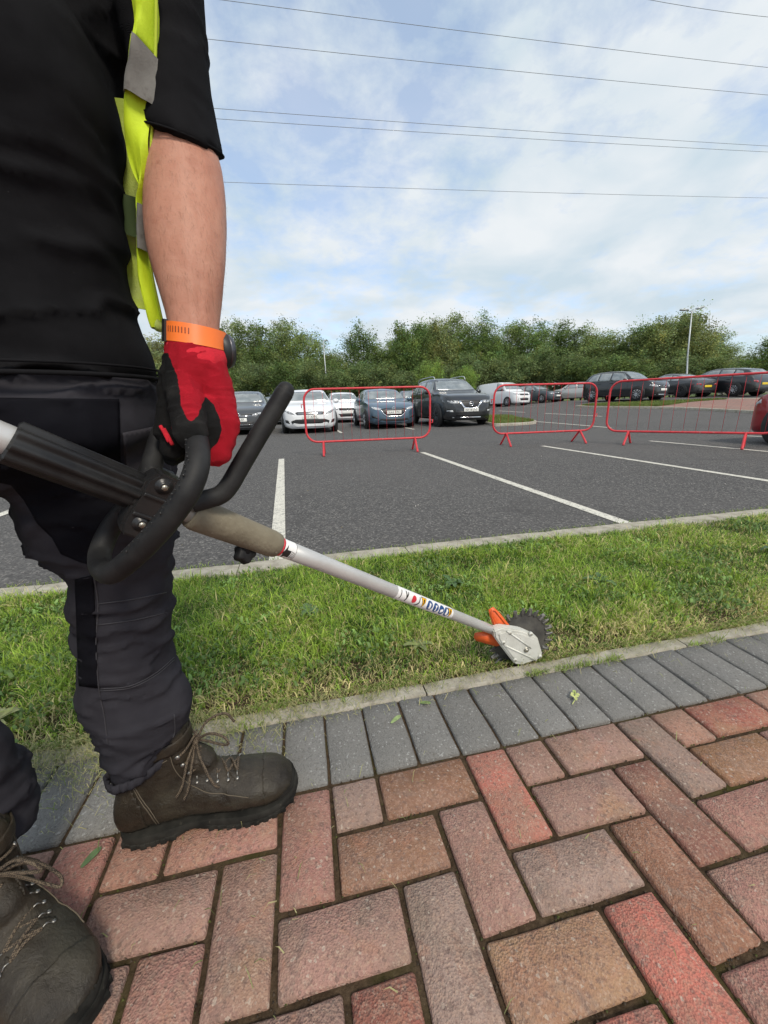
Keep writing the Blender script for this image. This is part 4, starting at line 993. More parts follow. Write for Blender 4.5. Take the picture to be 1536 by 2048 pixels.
        number_plate(.475 * Z, plate); ring_badge(.645 * Z, .062, bar=True)
    elif front == 'flat_bar':
        patch('headlight', P((.44, .60), (.72, .61), (.82, .66), (.82, .71), (.64, .70), (.46, .66)), 'F', M_LAMP, mirror=True)
        patch('grille', P((-.44, .595), (.44, .595), (.44, .655), (-.44, .655)), 'F', M_BLACKP, .008)
        patch('grille_slat', rect(-.44, .60, .44, .612), 'F', M_CHROME, .013)
        patch('lower_grille', P((-.60, .28), (.60, .28), (.56, .40), (-.56, .40)), 'F', M_BLACKP, .008)
        patch('grille_slat', rect(-.60, .33, .60, .34), 'F', M_CHROME, .013)
        number_plate(.49 * Z, plate); ring_badge(.63 * Z, .06, wing=True)
    elif front == 'rear':
        patch('tail_lamp', P((.46, .66), (.80, .66), (.84, .76), (.62, .78), (.46, .73)), 'B', M_TAIL, mirror=True)
        patch('lower_bumper', P((-.62, .30), (.62, .30), (.66, .42), (-.66, .42)), 'B', M_BLACKP, .006)
        number_plate(.60 * Z, rear_plate, 'B', M_PLATE_Y)
    else:
        patch('headlight', P((.46, .60), (.70, .61), (.82, .67), (.80, .73), (.62, .71), (.48, .67)), 'F', M_LAMP, mirror=True)
        patch('grille', P((-.40, .58), (.40, .58), (.44, .68), (-.44, .68)), 'F', M_BLACKP, .008)
        patch('lower_grille', P((-.60, .29), (.60, .29), (.56, .42), (-.56, .42)), 'F', M_BLACKP, .008)
        number_plate(.49 * Z, plate); ring_badge(.63 * Z, .06, bar=(front == 'wing_bar'))
        if front == 'wing_bar':
            patch('grille_trim', P((.10, .60), (.44, .655), (.44, .672), (.10, .62)), 'F', M_CHROME, .014, mirror=True); patch('skid_trim', rect(-.60, .25, .60, .28), 'F', M_CHROME, .012)
    if front != 'rear': patch('tail_lamp', P((.55, .66), (.80, .66), (.82, .80), (.62, .80)), 'B', M_TAIL, mirror=True)
    return T
def remesh_mirror(c):
    prof = [(-.055, .02), (-.05, .062), (0, .08), (.05, .072), (.075, .03)]; R = []; a = np.linspace(0, 2 * math.pi, 10, endpoint=False)
    for x, r in prof: R.append(np.asarray(c, float) + np.stack([np.full(10, x), r * 1.35 * np.cos(a), r * np.sin(a)], 1))
    return loft(R, True)
def gp(px, d):
    p = at(px, 800, d); return (p[0], p[1])
HD = math.atan2(-cu, su)      # nose towards the viewer, square to the kerb
HA = HD + math.pi
P_WHITE, P_GREY, P_BLUE, P_BLACK = paint('white_paint', (.74, .75, .76)), paint('graphite_paint', (.052, .055, .06), .3), paint('slate_blue_paint', (.075, .125, .175), .35), paint('black_paint', (.012, .014, .017), .1)
P_SILVER, P_RED2, P_DGREY, P_TEAL = paint('silver_paint', (.42, .42, .40), .4), paint('red_car_paint', (.30, .012, .02), .2), paint('dark_grey_paint', (.055, .056, .06), .3), paint('grey_green_paint', (.075, .095, .105), .3)
car('hatchback_car', 'dark grey hatchback nose-on, partly hidden behind the red glove', gp(472, 12.45), HD, 4.26, 1.80, 1.48, 'hatch', P_GREY, '        ZP', 'flat_bar')
car('hatchback_car', 'white hatchback facing the camera, left of the first whole barrier', gp(618, 12.35), HD, 4.25, 1.80, 1.47, 'hatch', P_WHITE, 'PJ17 XFN', 'slim_lamps')
car('hatchback_car', 'slate blue hatchback behind the barrier, between white and black cars', gp(788, 13.45), HD, 4.46, 1.80, 1.46, 'hatch', P_BLUE, 'SL63 TPO', 'shield')
car('suv_car', 'black SUV with roof rails and chrome V-shaped grille', gp(943, 12.85), HD, 4.64, 1.82, 1.70, 'suv', P_BLACK, 'NV18 JXS', 'vee', wheels=M_DALLOY, rails=True, clear=.21)
car('estate_car', 'white car in the row behind, seen between white and blue hatchbacks', gp(694, 19.3), HD, 4.4, 1.8, 1.56, 'suv', P_WHITE, None, lod=1)
car('saloon_car', 'dark car in the row behind, right of the dark grey hatchback', gp(542, 19.2), HD, 4.5, 1.8, 1.45, 'estate', P_DGREY, None, lod=1)
car('hatchback_car', 'pale silver car glimpsed behind the gloved hand', gp(318, 12.7), HD, 4.2, 1.78, 1.5, 'hatch', P_SILVER, None, lod=1)
car('hatchback_car', 'dark car in the row behind, between blue hatchback and black SUV', gp(846, 20.5), HD, 4.3, 1.8, 1.5, 'hatch', P_TEAL, None, lod=1)
car('small_van', 'small white van parked nose-on beyond the black SUV', gp(1006, 30.5), HD + .28, 4.4, 1.85, 1.82, 'van', P_WHITE, None, 'van', lod=1, cat='van', by='mid')
car('estate_car', 'grey-green estate car beside the small white van', gp(1068, 33.0), HD + .35, 4.6, 1.82, 1.5, 'estate', P_TEAL, None, lod=1, by='mid')
car('hatchback_car', 'white hatchback half hidden behind the silver car', gp(1117, 38.), HD - 1.0, 4.1, 1.75, 1.47, 'hatch', P_WHITE, None, lod=1, by='mid')
car('hatchback_car', 'silver hatchback seen side-on left of the black crossover', gp(1147, 33.5), HA + .75, 4.1, 1.75, 1.5, 'hatch', P_SILVER, None, 'rear', rear_plate=None, lod=1, by='mid')
car('crossover_car', 'black crossover behind the grass margin, its nose to the right', gp(1244, 22.6), HD + .25, 4.4, 1.82, 1.64, 'suv', P_BLACK, None, 'wing_bar', by='mid', clear=.2)
car('hatchback_car', 'white car behind, its roof showing between crossover and coupe', gp(1322, 30.5), HA + .9, 4.4, 1.78, 1.62, 'estate', P_WHITE, None, 'rear', lod=1, by='mid')
car('coupe_car', 'low dark grey coupe seen from behind with a yellow number plate', gp(1338, 24.0), HA + .05, 4.4, 1.84, 1.36, 'coupe', P_DGREY, None, 'rear', wheels=M_DALLOY, rear_plate=None, by='mid')
car('hatchback_car', 'black hatchback seen from behind, right of the dark grey coupe', gp(1434, 23.2), HA + .05, 4.6, 1.84, 1.52, 'hatch', P_BLACK, None, 'rear', rear_plate=None, by='mid')
car('hatchback_car', 'dark car cut by the right edge behind the barrier', gp(1548, 23.5), HA + .1, 4.4, 1.82, 1.46, 'hatch', P_DGREY, None, 'rear', by='mid')
car('hatchback_car', 'dark red car whose front corner shows at the right edge', (7.24, 7.25), HA, 4.1, 1.78, 1.48, 'hatch', P_RED2, None)
# ------------------------------------------------------------------ the person
M_SKIN = pm('skin', (.45, .225, .155), .55, spec=.3, col2=(.37, .16, .105), nscale=11, lo=.35, hi=.7, bump=(190, .5, .0012), grime=(38, (.34, .14, .092), .58, .76))
def mottle():
    t = M_SKIN.node_tree; b = t.nodes['Principled BSDF']; src = b.inputs['Base Color'].links[0].from_socket
    tc = t.nodes.new('ShaderNodeTexCoord'); mp = t.nodes.new('ShaderNodeMapping'); mp.inputs['Scale'].default_value = (420, 420, 75); mp.inputs['Rotation'].default_value = (.1, .25, 0); t.links.new(tc.outputs['Object'], mp.inputs[0])
    n = t.nodes.new('ShaderNodeTexNoise'); n.inputs['Scale'].default_value = 1.; n.inputs['Detail'].default_value = 4; t.links.new(mp.outputs[0], n.inputs['Vector'])
    r = t.nodes.new('ShaderNodeValToRGB'); r.color_ramp.elements[0].position = .58; r.color_ramp.elements[0].color = (0, 0, 0, 1); r.color_ramp.elements[1].position = .74; r.color_ramp.elements[1].color = (.5, .5, .5, 1); t.links.new(n.outputs['Fac'], r.inputs[0])
    n2 = t.nodes.new('ShaderNodeTexNoise'); n2.inputs['Scale'].default_value = 26; n2.inputs['Detail'].default_value = 5; t.links.new(tc.outputs['Object'], n2.inputs['Vector'])
    r2 = t.nodes.new('ShaderNodeValToRGB'); r2.color_ramp.elements[0].position = .42; r2.color_ramp.elements[0].color = (0, 0, 0, 1); r2.color_ramp.elements[1].position = .68; r2.color_ramp.elements[1].color = (.55, .55, .55, 1); t.links.new(n2.outputs['Fac'], r2.inputs[0])
    m2 = t.nodes.new('ShaderNodeMix'); m2.data_type = 'RGBA'; t.links.new(r2.outputs[0], m2.inputs['Factor']); t.links.new(src, m2.inputs['A']); m2.inputs['B'].default_value = (.50, .27, .19, 1)
    m = t.nodes.new('ShaderNodeMix'); m.data_type = 'RGBA'; t.links.new(r.outputs[0], m.inputs['Factor']); t.links.new(m2.outputs['Result'], m.inputs['A']); m.inputs['B'].default_value = (.24, .11, .068, 1); t.links.new(m.outputs['Result'], b.inputs['Base Color'])
mottle()
M_SKIN.node_tree.nodes['Principled BSDF'].inputs['Subsurface Weight'].default_value = .08
M_SKIN.node_tree.nodes['Principled BSDF'].inputs['Subsurface Radius'].default_value = (.012, .004, .002)
def cloth(name, c, c2, sc=520, rough=.9, strength=.35, fluff=(.05, .05, .055)):
    k = NT(name); v = k.coord()
    w = k.n('ShaderNodeTexWave', wave_type='BANDS', bands_direction='DIAGONAL'); w.inputs['Scale'].default_value = sc; w.inputs['Distortion'].default_value = 1.5; k.l(v, w.inputs['Vector'])
    n = k.noise(v, 14, 6, .6).outputs['Fac']; col = k.mix(k.ramp(n, [(.35, 0.), (.7, 1.)]), c, c2)
    sp_ = k.vor(v, 55); col = k.mix(k.ramp(sp_.outputs['Distance'], [(0., .55), (.035, 0.)]), col, fluff)
    k.set(Base_Color=col, Roughness=rough, Specular_IOR_Level=.04)
    k.bump(k.math('ADD', k.math('MULTIPLY', w.outputs['Fac'], .4), k.noise(v, 45, 6, .6).outputs['Fac']), strength, .0025); return k.m
M_SHIRT = cloth('black_cotton', (.0085, .0085, .0095), (.0135, .0135, .015), fluff=(.07, .07, .07))
M_TROUS = cloth('charcoal_canvas', (.030, .029, .035), (.041, .040, .047), 700, fluff=(.06, .06, .065))
M_TROUS_D = cloth('black_canvas', (.006, .006, .0085), (.010, .010, .013), 700)
def wrinkle(amp, sx, sy, sz, o=0.):
    def f(v):
        p = Vector((v[0] * sx + o, v[1] * sy, v[2] * sz)); q = mnoise.fractal(p, 1., 2.1, 3)
        rg = 1 - abs(mnoise.noise(Vector((v[0] * sx * .7 + 5 + o, v[1] * sy * .7, v[2] * sz * 1.1 + q * .8)))) * 2.2
        return amp * (q * .7 + max(0., rg) ** 3 * 1.3)
    return f
base = at(300, 1650, .76)
person = thing('person', 'person in black T-shirt, dark trousers and brown boots gripping the edger with a red glove', 'person', (-.45, .52, 0))
# ---- body: one continuous skin, mostly under clothing
arm_rows = [(270, -250, 372, -250, .437, .04), (275, -120, 385, -120, .45, .042), (285, 0, 392, 0, .457, .043), (300, 120, 395, 125, .466, .04), (303, 210, 408, 225, .473, .040), (299, 300, 436, 315, .475, .0445), (297, 370, 443, 385, .472, .0445), (297, 440, 447.5, 450, .468, .044),
            (302, 500, 448.5, 505, .466, .041), (314, 555, 446, 560, .464, .037), (330, 605, 440, 610, .463, .033), (339, 645, 437, 655, .462, .030), (344, 690, 440, 700, .461, .029), (350, 740, 440, 745, .458, .028)]
parts = [pxloft(dense(arm_rows, 3), 28)]
sh_l = np.array([-.27, .61, 1.40]); sh_c = np.array([-.42, .50, 1.36]); sh_r = np.array([-.50, .33, 1.39])
hip = np.array([-.42, .53, .90]); neck = np.array([-.37, .48, 1.49]); head = np.array([-.31, .48, 1.63])
parts += [capsule(at(325, -200, .44), sh_l, .045, .05), capsule(sh_l, sh_c, .05, .07), capsule(sh_r, sh_c, .05, .07), capsule(sh_c, hip + [0, 0, .05], .075, .08), capsule(hip + [.0, 0, .15], hip, .08, .085),
          capsule(sh_c, neck, .07, .055), capsule(neck, head, .055, .055), capsule(head + [.015, 0, -.03], head + [.0, 0, .05], .082, .095), capsule(head + [.06, 0, -.07], head + [.03, 0, .0], .045, .07),
          capsule(head + [.095, 0, -.02], head + [.112, 0, -.045], .012, .017), capsule(head + [0, .088, -.01], head + [-.005, .092, -.04], .018, .012), capsule(head + [0, -.088, -.01], head + [-.005, -.092, -.04], .018, .012),
          capsule(sh_r, (-.62, .22, 1.14), .05, .045), capsule((-.62, .22, 1.14), (-.58, .06, .93), .045, .03), capsule((-.58, .06, .93), (-.57, .01, .87), .034, .03),
          capsule(hip, (-.43, .575, .50), .07, .05), capsule((-.43, .575, .50), (-.455, .595, .10), .05, .028), capsule(hip + [0, -.06, 0], (-.70, .42, .52), .06, .05), capsule((-.70, .42, .52), (-.65, .465, .12), .05, .028)]
V, Fc = remesh(join(*parts), .006, 6, .5)
# tendons, veins and muscle relief on the forearm
me = mesh('t', V, Fc); Nn = np.empty(len(V) * 3); me.vertices.foreach_get('normal', Nn); Nn = Nn.reshape(-1, 3); bpy.data.meshes.remove(me)
VEIN = [spline([np.array(q, float) for q in pts], 8) for pts in ([(372, 300), (362, 360), (372, 420), (366, 480), (378, 540), (384, 600), (392, 655)], [(410, 330), (404, 400), (416, 470), (408, 540), (414, 610)], [(340, 520), (352, 570), (350, 620), (360, 660)], [(372, 420), (392, 460), (404, 500)])]
dv = np.zeros(len(V))
for i, v in enumerate(V):
    rel = v - EYE; dep = rel @ _F
    if dep < .2 or dep > .56 or v[2] < .84: continue
    px = 768 + FPX * (rel @ _R) / dep; py = 1024 - FPX * (rel @ _U) / dep
    if not (280 < px < 470 and 240 < py < 700): continue
    if Nn[i] @ (EYE - v) > 0:
        for P_ in VEIN:
            dq = np.min((P_[:, 0] - px) ** 2 + (P_[:, 1] - py) ** 2); dv[i] = max(dv[i], .0011 * math.exp(-dq / 40))
    dv[i] += .0016 * mnoise.fractal(Vector((v[0] * 22, v[1] * 22, v[2] * 11)), 1., 2., 2) + .0022 * math.exp(-((px - 432) / 22) ** 2 - ((py - 420) / 90) ** 2) - .0016 * math.exp(-((px - 398) / 9) ** 2 - ((py - 600) / 60) ** 2)
V = V + Nn * dv[:, None]
body = mk('body', (V, Fc), M_SKIN, person)
# fine hair on the forearm
nh = 1700; hv = []; pick = np.array([i for i in range(len(V)) if .86 < V[i][2] < 1.10 and V[i][0] > -.31 and V[i][1] < .60])
for i in rng.choice(pick, nh):
    p = V[i] + rng.normal(0, .002, 3) * .5; nn = Nn[i]; dn = np.array([.25, -.1, -1.]) + rng.normal(0, .35, 3); t_ = dn - nn * (dn @ nn) * .85; t_ /= np.linalg.norm(t_); L_ = rng.uniform(.005, .012); sd = np.cross(t_, nn) * .00006
    m_ = p + t_ * L_ * .5 + nn * .0012; e_ = p + t_ * L_ + nn * .0016; hv += [p - sd, p + sd, m_ + sd, m_ - sd, e_]
hv = np.array(hv) - ROOT['person']; b_ = np.arange(nh)[:, None] * 5
ho = link('arm_hair', np_mesh('arm_hair', hv, b_ + np.array([[0, 1, 2, 3]]), b_ + np.array([[3, 2, 4]])), pm('arm_hair', (.17, .085, .05), .6), body); ho['kind'] = 'stuff'
hair = mk('hair', remesh(join(capsule(head + [-.02, 0, .0], head + [-.01, 0, .062], .090, .098), capsule(head + [-.045, 0, -.05], head + [-.03, 0, .03], .06, .08)), .008, 3), pm('hair', (.03, .02, .014), .6, bump=(90, .8, .004)), person)
# ---- T-shirt
torso = [(-330, -160, 85, -160, 0.382, 0.12), (-350, -60, 96, -60, 0.391, 0.14), (-350, 0, 120, 0, 0.397, 0.145), (-340, 60, 164, 60, 0.402, 0.145), (-325, 150, 191, 150, 0.411, 0.14), (-305, 240, 212, 240, 0.42, 0.137), (-290, 330, 195, 330, 0.43, 0.135), (-275, 430, 208, 430, 0.442, 0.13), (-265, 510, 204, 510, 0.452, 0.13), (-255, 580, 226, 580, 0.461, 0.13), (-245, 650, 252, 650, 0.472, 0.133), (-245, 710, 272, 705, 0.48, 0.135), (-245, 765, 284, 752, 0.486, 0.136), (-245, 774, 283, 760, 0.486, 0.135)]
chest = [(-100, -260, 225, -260, .43, .09), (-80, -100, 245, -100, .445, .085), (-60, 0, 256, 0, .457, .08), (-40, 100, 256, 100, .468, .075), (-20, 200, 246, 200, .48, .07), (0, 330, 205, 330, .50, .065), (0, 450, 190, 450, .505, .06)]
sleeve = [(215, -260, 385, -230, .437, .062), (225, -120, 392, -120, .45, .061), (240, 0, 401, 0, .458, .060), (258, 80, 407, 80, .464, .059), (274, 160, 416, 170, .469, .060), (290, 225, 428, 245, .475, .060), (294, 262, 440, 306, .478, .061), (294, 266, 442, 312, .478, .060)]
V, Fc = remesh(join(pxloft(dense(torso, 3), 40), pxloft(dense(chest, 3), 30), pxloft(dense(sleeve, 3), 30, (0, 1, .30)), capsule(at(322, -220, .441), sh_l, .062, .068), capsule(sh_l, sh_c, .068, .095), capsule(sh_r, sh_c, .066, .095), capsule(sh_r, (-.585, .25, 1.22), .068, .066)), .006, 5, .5)
me = mesh('t', V, Fc); Nn = np.empty(len(V) * 3); me.vertices.foreach_get('normal', Nn); Nn = Nn.reshape(-1, 3); bpy.data.meshes.remove(me)
wr1 = wrinkle(.0075, 6, 6, 13); dsp = []
for v in V:
    z = v[2]; low = max(0., min(1., (1.12 - z) / .2)); sl = 1. if v[0] > -.30 and z > 1.05 else 0.
    folds = .008 * low * math.sin((v[2] + .28 * (v[0] + .5) + .02 * mnoise.noise(Vector((v[0] * 5, v[1] * 5, 1)))) * 62) * (.6 + .6 * mnoise.noise(Vector((v[0] * 4, v[1] * 4, v[2] * 6))))
    dsp.append((wr1(v) * (.35 if sl else .9) + folds * (0 if sl else 1)))
V = V + Nn * np.array(dsp)[:, None]
shirt = mk('t_shirt', (V, Fc), M_SHIRT, person)
# stitched hem lines stand a little proud
def ring_px(xl, yl, xr, yr, d, th, r, seg=40, ex=1.0, tilt=0.):
    a = np.linspace(0, 2 * math.pi, seg, endpoint=False); L = at(xl, yl, d); Q = at(xr, yr, d); C = (L + Q) / 2; X = (Q - L) / 2
    P = C + np.cos(a)[:, None] * X * ex + np.sin(a)[:, None] * np.array([0, 1, tilt]) * th * ex
    return tube(np.vstack([P, P[:1]]), r, 6, False)
mk('sleeve_hem', ring_px(294, 262, 440, 305, .478, .0605, .0013, tilt=.3), M_SHIRT, shirt)
mk('sleeve_seam', ring_px(292, 243, 433, 280, .4765, .0605, .001, tilt=.3), M_SHIRT, shirt)
mk('shirt_hem', ring_px(-245, 770, 301, 756, .486, .136, .0028, 60, 1.0), M_SHIRT, shirt)
mk('hem_seam', ring_px(-245, 752, 298, 738, .485, .1355, .0016, 60, 1.0), M_SHIRT, shirt)

# ---- trousers: left leg down to the far boot, right leg running out of the frame
leg = [(20, 740, 292, 745, 0.52, 0.1), (10, 800, 300, 800, 0.525, 0.1), (30, 870, 329, 870, 0.54, 0.1), (51, 950, 343, 950, 0.56, 0.1), (66, 1020, 347, 1020, 0.58, 0.098), (91, 1080, 345, 1085, 0.597, 0.092), (151, 1136, 338, 1145, 0.615, 0.0738), (159, 1190, 339, 1190, 0.628, 0.0702), (163, 1250, 338, 1250, 0.645, 0.0675), (166, 1310, 339, 1300, 0.66, 0.0657), (169, 1360, 345, 1345, 0.675, 0.0657), (175, 1395, 360, 1362, 0.685, 0.0675), (186, 1425, 381, 1395, 0.695, 0.0684), (199, 1452, 384, 1416, 0.705, 0.0675), (213, 1482, 370, 1440, 0.715, 0.0648), (224, 1512, 354, 1470, 0.722, 0.06210000000000001), (230, 1530, 340, 1492, 0.728, 0.0594), (235, 1541, 326, 1512, 0.731, 0.0549), (245, 1540, 313, 1514, 0.732, 0.045000000000000005)]
kz = lambda x, y, d: at(x, y, d)
tp = [pxloft(dense(leg, 3), 34), pxloft(dense([(-200, 700, 250, 700, .49, .105), (-225, 770, 285, 760, .49, .12), (-230, 830, 300, 820, .495, .13), (-160, 890, 300, 880, .50, .12), (-60, 940, 250, 930, .51, .10)], 3), 34),
      capsule(kz(120, 850, .50), kz(-190, 840, .43), .098, .088), capsule(kz(-190, 840, .43), (-.70, .42, .52), .088, .082), capsule((-.70, .42, .52), (-.655, .45, .30), .085, .078), capsule((-.655, .45, .30), (-.655, .475, .19), .078, .070),
      capsule(kz(180, 960, .555), kz(150, 1050, .585), .082, .058)]
V, Fc = remesh(join(*tp), .006, 4, .5)
me = mesh('t', V, Fc); Nn = np.empty(len(V) * 3); me.vertices.foreach_get('normal', Nn); Nn = Nn.reshape(-1, 3); bpy.data.meshes.remove(me)
w1 = wrinkle(.0056, 10, 10, 21, 2.); dsp = []
for v in V:
    z = v[2]; knee = math.exp(-((z - .50) / .07) ** 2); cuff = math.exp(-((z - .20) / .09) ** 2)
    s = (z + .35 * (v[0] + .4) + .015 * mnoise.noise(Vector((v[0] * 9, v[1] * 9, z * 5))))
    dsp.append(w1(v) - .003 + .003 * knee * math.sin(s * 95) * (.5 + .8 * mnoise.noise(Vector((v[0] * 6 + 3, v[1] * 6, z * 4)))) + .005 * cuff * math.sin(s * 80 + 1) * (.5 + .8 * mnoise.noise(Vector((v[0] * 7, v[1] * 7 + 4, z * 5)))))
V = V + Nn * np.array(dsp)[:, None]
trous = mk('trousers', (V, Fc), M_TROUS, person)
tb = BVHTree.FromPolygons([Vector(v) for v in V], Fc)
def cast(px, py, off=.0, bv=None):
    d = Vector(at(px, py, 1.0) - EYE).normalized(); h = (bv or tb).ray_cast(Vector(EYE), d)
    return None if h[0] is None else np.array(h[0] - d * off)
def press_px(name, poly, mat, parent, bv, off=.0012, thick=.001, step=12):
    """cloth panel cut to an outline and laid on the surface below it"""
    bm = bmesh.new(); bm.faces.new([bm.verts.new((a, b, 0)) for a, b in poly]); bmesh.ops.triangulate(bm, faces=bm.faces[:])
    for _ in range(5): bmesh.ops.subdivide_edges(bm, edges=[e for e in bm.edges if e.calc_length() > step], cuts=1); bmesh.ops.triangulate(bm, faces=bm.faces[:])
    bmesh.ops.beautify_fill(bm, faces=bm.faces[:], edges=bm.edges[:]); bm.verts.index_update()
    out = [cast(v.co.x, v.co.y, off, bv) for v in bm.verts]; fs = [tuple(v.index for v in f.verts) for f in bm.faces]; bm.free()
    fs = [f for f in fs if all(out[i] is not None for i in f)]
    use = sorted({i for f in fs for i in f}); mp = {i: k for k, i in enumerate(use)}
    o = mk(name, ([out[i] for i in use], [tuple(mp[i] for i in f)[::-1] for f in fs]), mat, parent)
    m = o.modifiers.new('thickness', 'SOLIDIFY'); m.thickness = thick; m.offset = 0; return o
press_px('dark_panel', [(150, 1160), (186, 1150), (190, 1230), (193, 1300), (195, 1376), (158, 1372), (154, 1280)], M_TROUS_D, trous, tb, .0022)
press_px('dark_panel', [(-70, 795), (238, 798), (242, 980), (205, 1138), (160, 1124), (122, 1108), (104, 1075), (74, 1046), (48, 1000), (22, 970), (-70, 950)], M_TROUS_D, trous, tb, .0028, step=12)
press_px('pocket_flap', [(246, 866), (326, 850), (340, 930), (345, 960), (256, 968)], cloth('pocket_canvas', (.042, .040, .047), (.055, .053, .06), 700), trous, tb, .004, .003)
def seam(pts, mat=M_TROUS, r=.0011, off=.001, bv=None, parent=None, nm='seam'):
    P = [cast(x, y, off, bv) for x, y in spline([np.array(p, float) for p in pts], 6)[:, :2]]; P = [p for p in P if p is not None]
    if len(P) > 2: mk(nm, tube(P, r, 5), mat, parent or trous)
M_THREAD = pm('thread', (.033, .032, .038), .9)
seam([(188, 1155), (196, 1210), (192, 1290), (198, 1380), (208, 1430), (215, 1488)], M_THREAD)
seam([(196, 1208), (270, 1198), (345, 1182)], M_THREAD); seam([(196, 1250), (270, 1240), (346, 1222)], M_THREAD)
seam([(200, 1382), (260, 1376), (310, 1352), (348, 1320)], M_THREAD); seam([(200, 1378), (260, 1372), (310, 1347), (348, 1315)], M_THREAD)
seam([(248, 868), (250, 915), (258, 968)], M_THREAD); seam([(348, 1428), (350, 1460), (345, 1478)], M_THREAD)
# gathered hem round the boot top
hemV = []
for i, (xl, yl, xr, yr, d, th) in enumerate([(227, 1526, 344, 1490, .728, .058), (229, 1540, 338, 1508, .731, .055), (233, 1546, 331, 1514, .732, .050)]):
    a = np.linspace(0, 2 * math.pi, 90, endpoint=False); L = at(xl, yl, d); Q = at(xr, yr, d); C = (L + Q) / 2; X = (Q - L) / 2
    k = 1 + .035 * np.sin(a * 23 + .6 * np.sin(a * 5)) + .02 * np.sin(a * 9)
    hemV.append(C + (np.cos(a) * k)[:, None] * X + (np.sin(a) * k)[:, None] * np.array([0, 1, 0]) * th)
oh = mk('gathered_hem', loft(hemV, False), M_TROUS, trous); ms = oh.modifiers.new('thickness', 'SOLIDIFY'); ms.thickness = .004

# ---- hi-vis vest: the open left front hanging from the shoulder
M_VEST = pm('hi_vis_yellow', (.56, .72, .015), .75, col2=(.44, .60, .01), nscale=22, bump=(420, .3, .001))
M_VEST.node_tree.nodes['Principled BSDF'].inputs['Transmission Weight'].default_value = 0.
M_REFL = pm('reflective_tape', (.19, .185, .17), .75, 0., spec=.25, col2=(.14, .135, .125), nscale=30, bump=(600, .3, .001), grime=(60, (.09, .08, .07), .55, .7))
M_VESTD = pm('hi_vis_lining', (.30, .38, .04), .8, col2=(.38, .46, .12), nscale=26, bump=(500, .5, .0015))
M_BIND = pm('vest_binding', (.09, .10, .03), .8)
def cloth_strip(name, rows, mat, parent, thick=.0007, n=4, seg=9, wav=.0055):
    R = dense(rows, n); G = []
    for i, (xl, yl, xr, yr, d0, d1) in enumerate(R):
        L = at(xl, yl, d0); Q = at(xr, yr, d1); row = []
        for j in range(seg + 1):
            t = j / seg; p = L + (Q - L) * t
            row.append(p + np.array([0, 1, 0]) * (-.010 * math.sin(math.pi * t) + wav * mnoise.noise(Vector((t * 3, yl * .012, 4))) + wav * .7 * math.sin(t * 7 + yl * .015)))
        G.append(row)
    o = mk(name, loft(G, False, False), mat, parent); m = o.modifiers.new('thickness', 'SOLIDIFY'); m.thickness = thick; m.offset = 0; es = o.modifiers.new('edges', 'EDGE_SPLIT'); es.split_angle = math.radians(45); return o
vest_rows = [(225, -260, 285, -260, 0.3793, 0.3793), (250, -120, 305, -120, 0.3927, 0.3927), (264, 0, 313, 0, 0.4049, 0.4049), (263, 70, 311, 100, 0.4124, 0.4157), (254, 95, 310, 115, 0.4151, 0.4173), (250, 190, 306, 210, 0.4259, 0.4282), (250, 240, 305, 240, 0.4318, 0.4318), (256, 300, 302, 300, 0.4391, 0.4391), (270, 350, 301, 352, 0.4477, 0.4481), (283, 380, 294, 378, 0.4530, 0.4527), (278, 405, 291, 412, 0.4575, 0.4588), (276, 460, 297, 470, 0.4676, 0.4695), (277, 500, 297, 505, 0.4752, 0.4762), (281, 560, 306, 560, 0.4869, 0.4869), (296, 610, 317, 610, 0.4970, 0.4970), (303, 648, 324, 640, 0.5049, 0.5032), (309, 658, 322, 656, 0.5070, 0.5066)]
vest = cloth_strip('hi_vis_vest', vest_rows, M_VEST, person)
cloth_strip('vest_lining', [(195, 205, 252, 200, 0.4702, 0.4696), (190, 300, 262, 300, 0.4828, 0.4828), (190, 340, 272, 345, 0.4883, 0.4890), (195, 400, 282, 395, 0.4968, 0.4961), (205, 480, 284, 480, 0.5085, 0.5085), (210, 540, 292, 540, 0.5177, 0.5177), (225, 600, 302, 600, 0.5273, 0.5273), (260, 618, 306, 622, 0.5302, 0.5309)], M_VESTD, vest)
cloth_strip('lining_band', [(195, 392, 281, 398, 0.4846, 0.4855), (200, 430, 279, 437, 0.4900, 0.4910), (203, 466, 280, 476, 0.4952, 0.4967)], pm('lining_band', (.035, .06, .015), .85), vest, wav=.003)
cloth_strip('reflective_strip', [(257, 72, 312, 112, 0.4080, 0.4123), (251, 130, 310, 160, 0.4143, 0.4177), (248, 188, 308, 212, 0.4209, 0.4236)], M_REFL, vest)
cloth_strip('reflective_strip', [(274, 411, 298, 418, 0.4535, 0.4548), (274, 455, 298, 462, 0.4615, 0.4628), (276, 499, 299, 506, 0.4698, 0.4711)], M_REFL, vest, wav=.002)
for a in (((257, 74), (285, 90), (312, 114)), ((248, 187), (278, 196), (307, 212)), ((264, 0), (262, 74))):
    pass
mk('binding', tube(spline([at(313, -60, 0.3972), at(312.5, 0, 0.4034), at(311, 100, 0.4141), at(306, 210, 0.4266), at(302, 300, 0.4374), at(301, 352, 0.4464), at(292, 380, 0.4513), at(291, 412, 0.4571), at(297, 470, 0.4678), at(297, 505, 0.4744), at(306, 560, 0.4851), at(317, 610, 0.4952), at(325, 645, 0.5024)], 4), .0017, 6), pm('vest_edge', (.42, .52, .03), .8), vest)
mk('toggle', remesh(join(capsule(at(311, 640, .503), at(318, 655, .503), .0065, .006), capsule(at(306, 652, .503), at(321, 650, .503), .004, .004)), .002, 2), M_VESTD, vest)

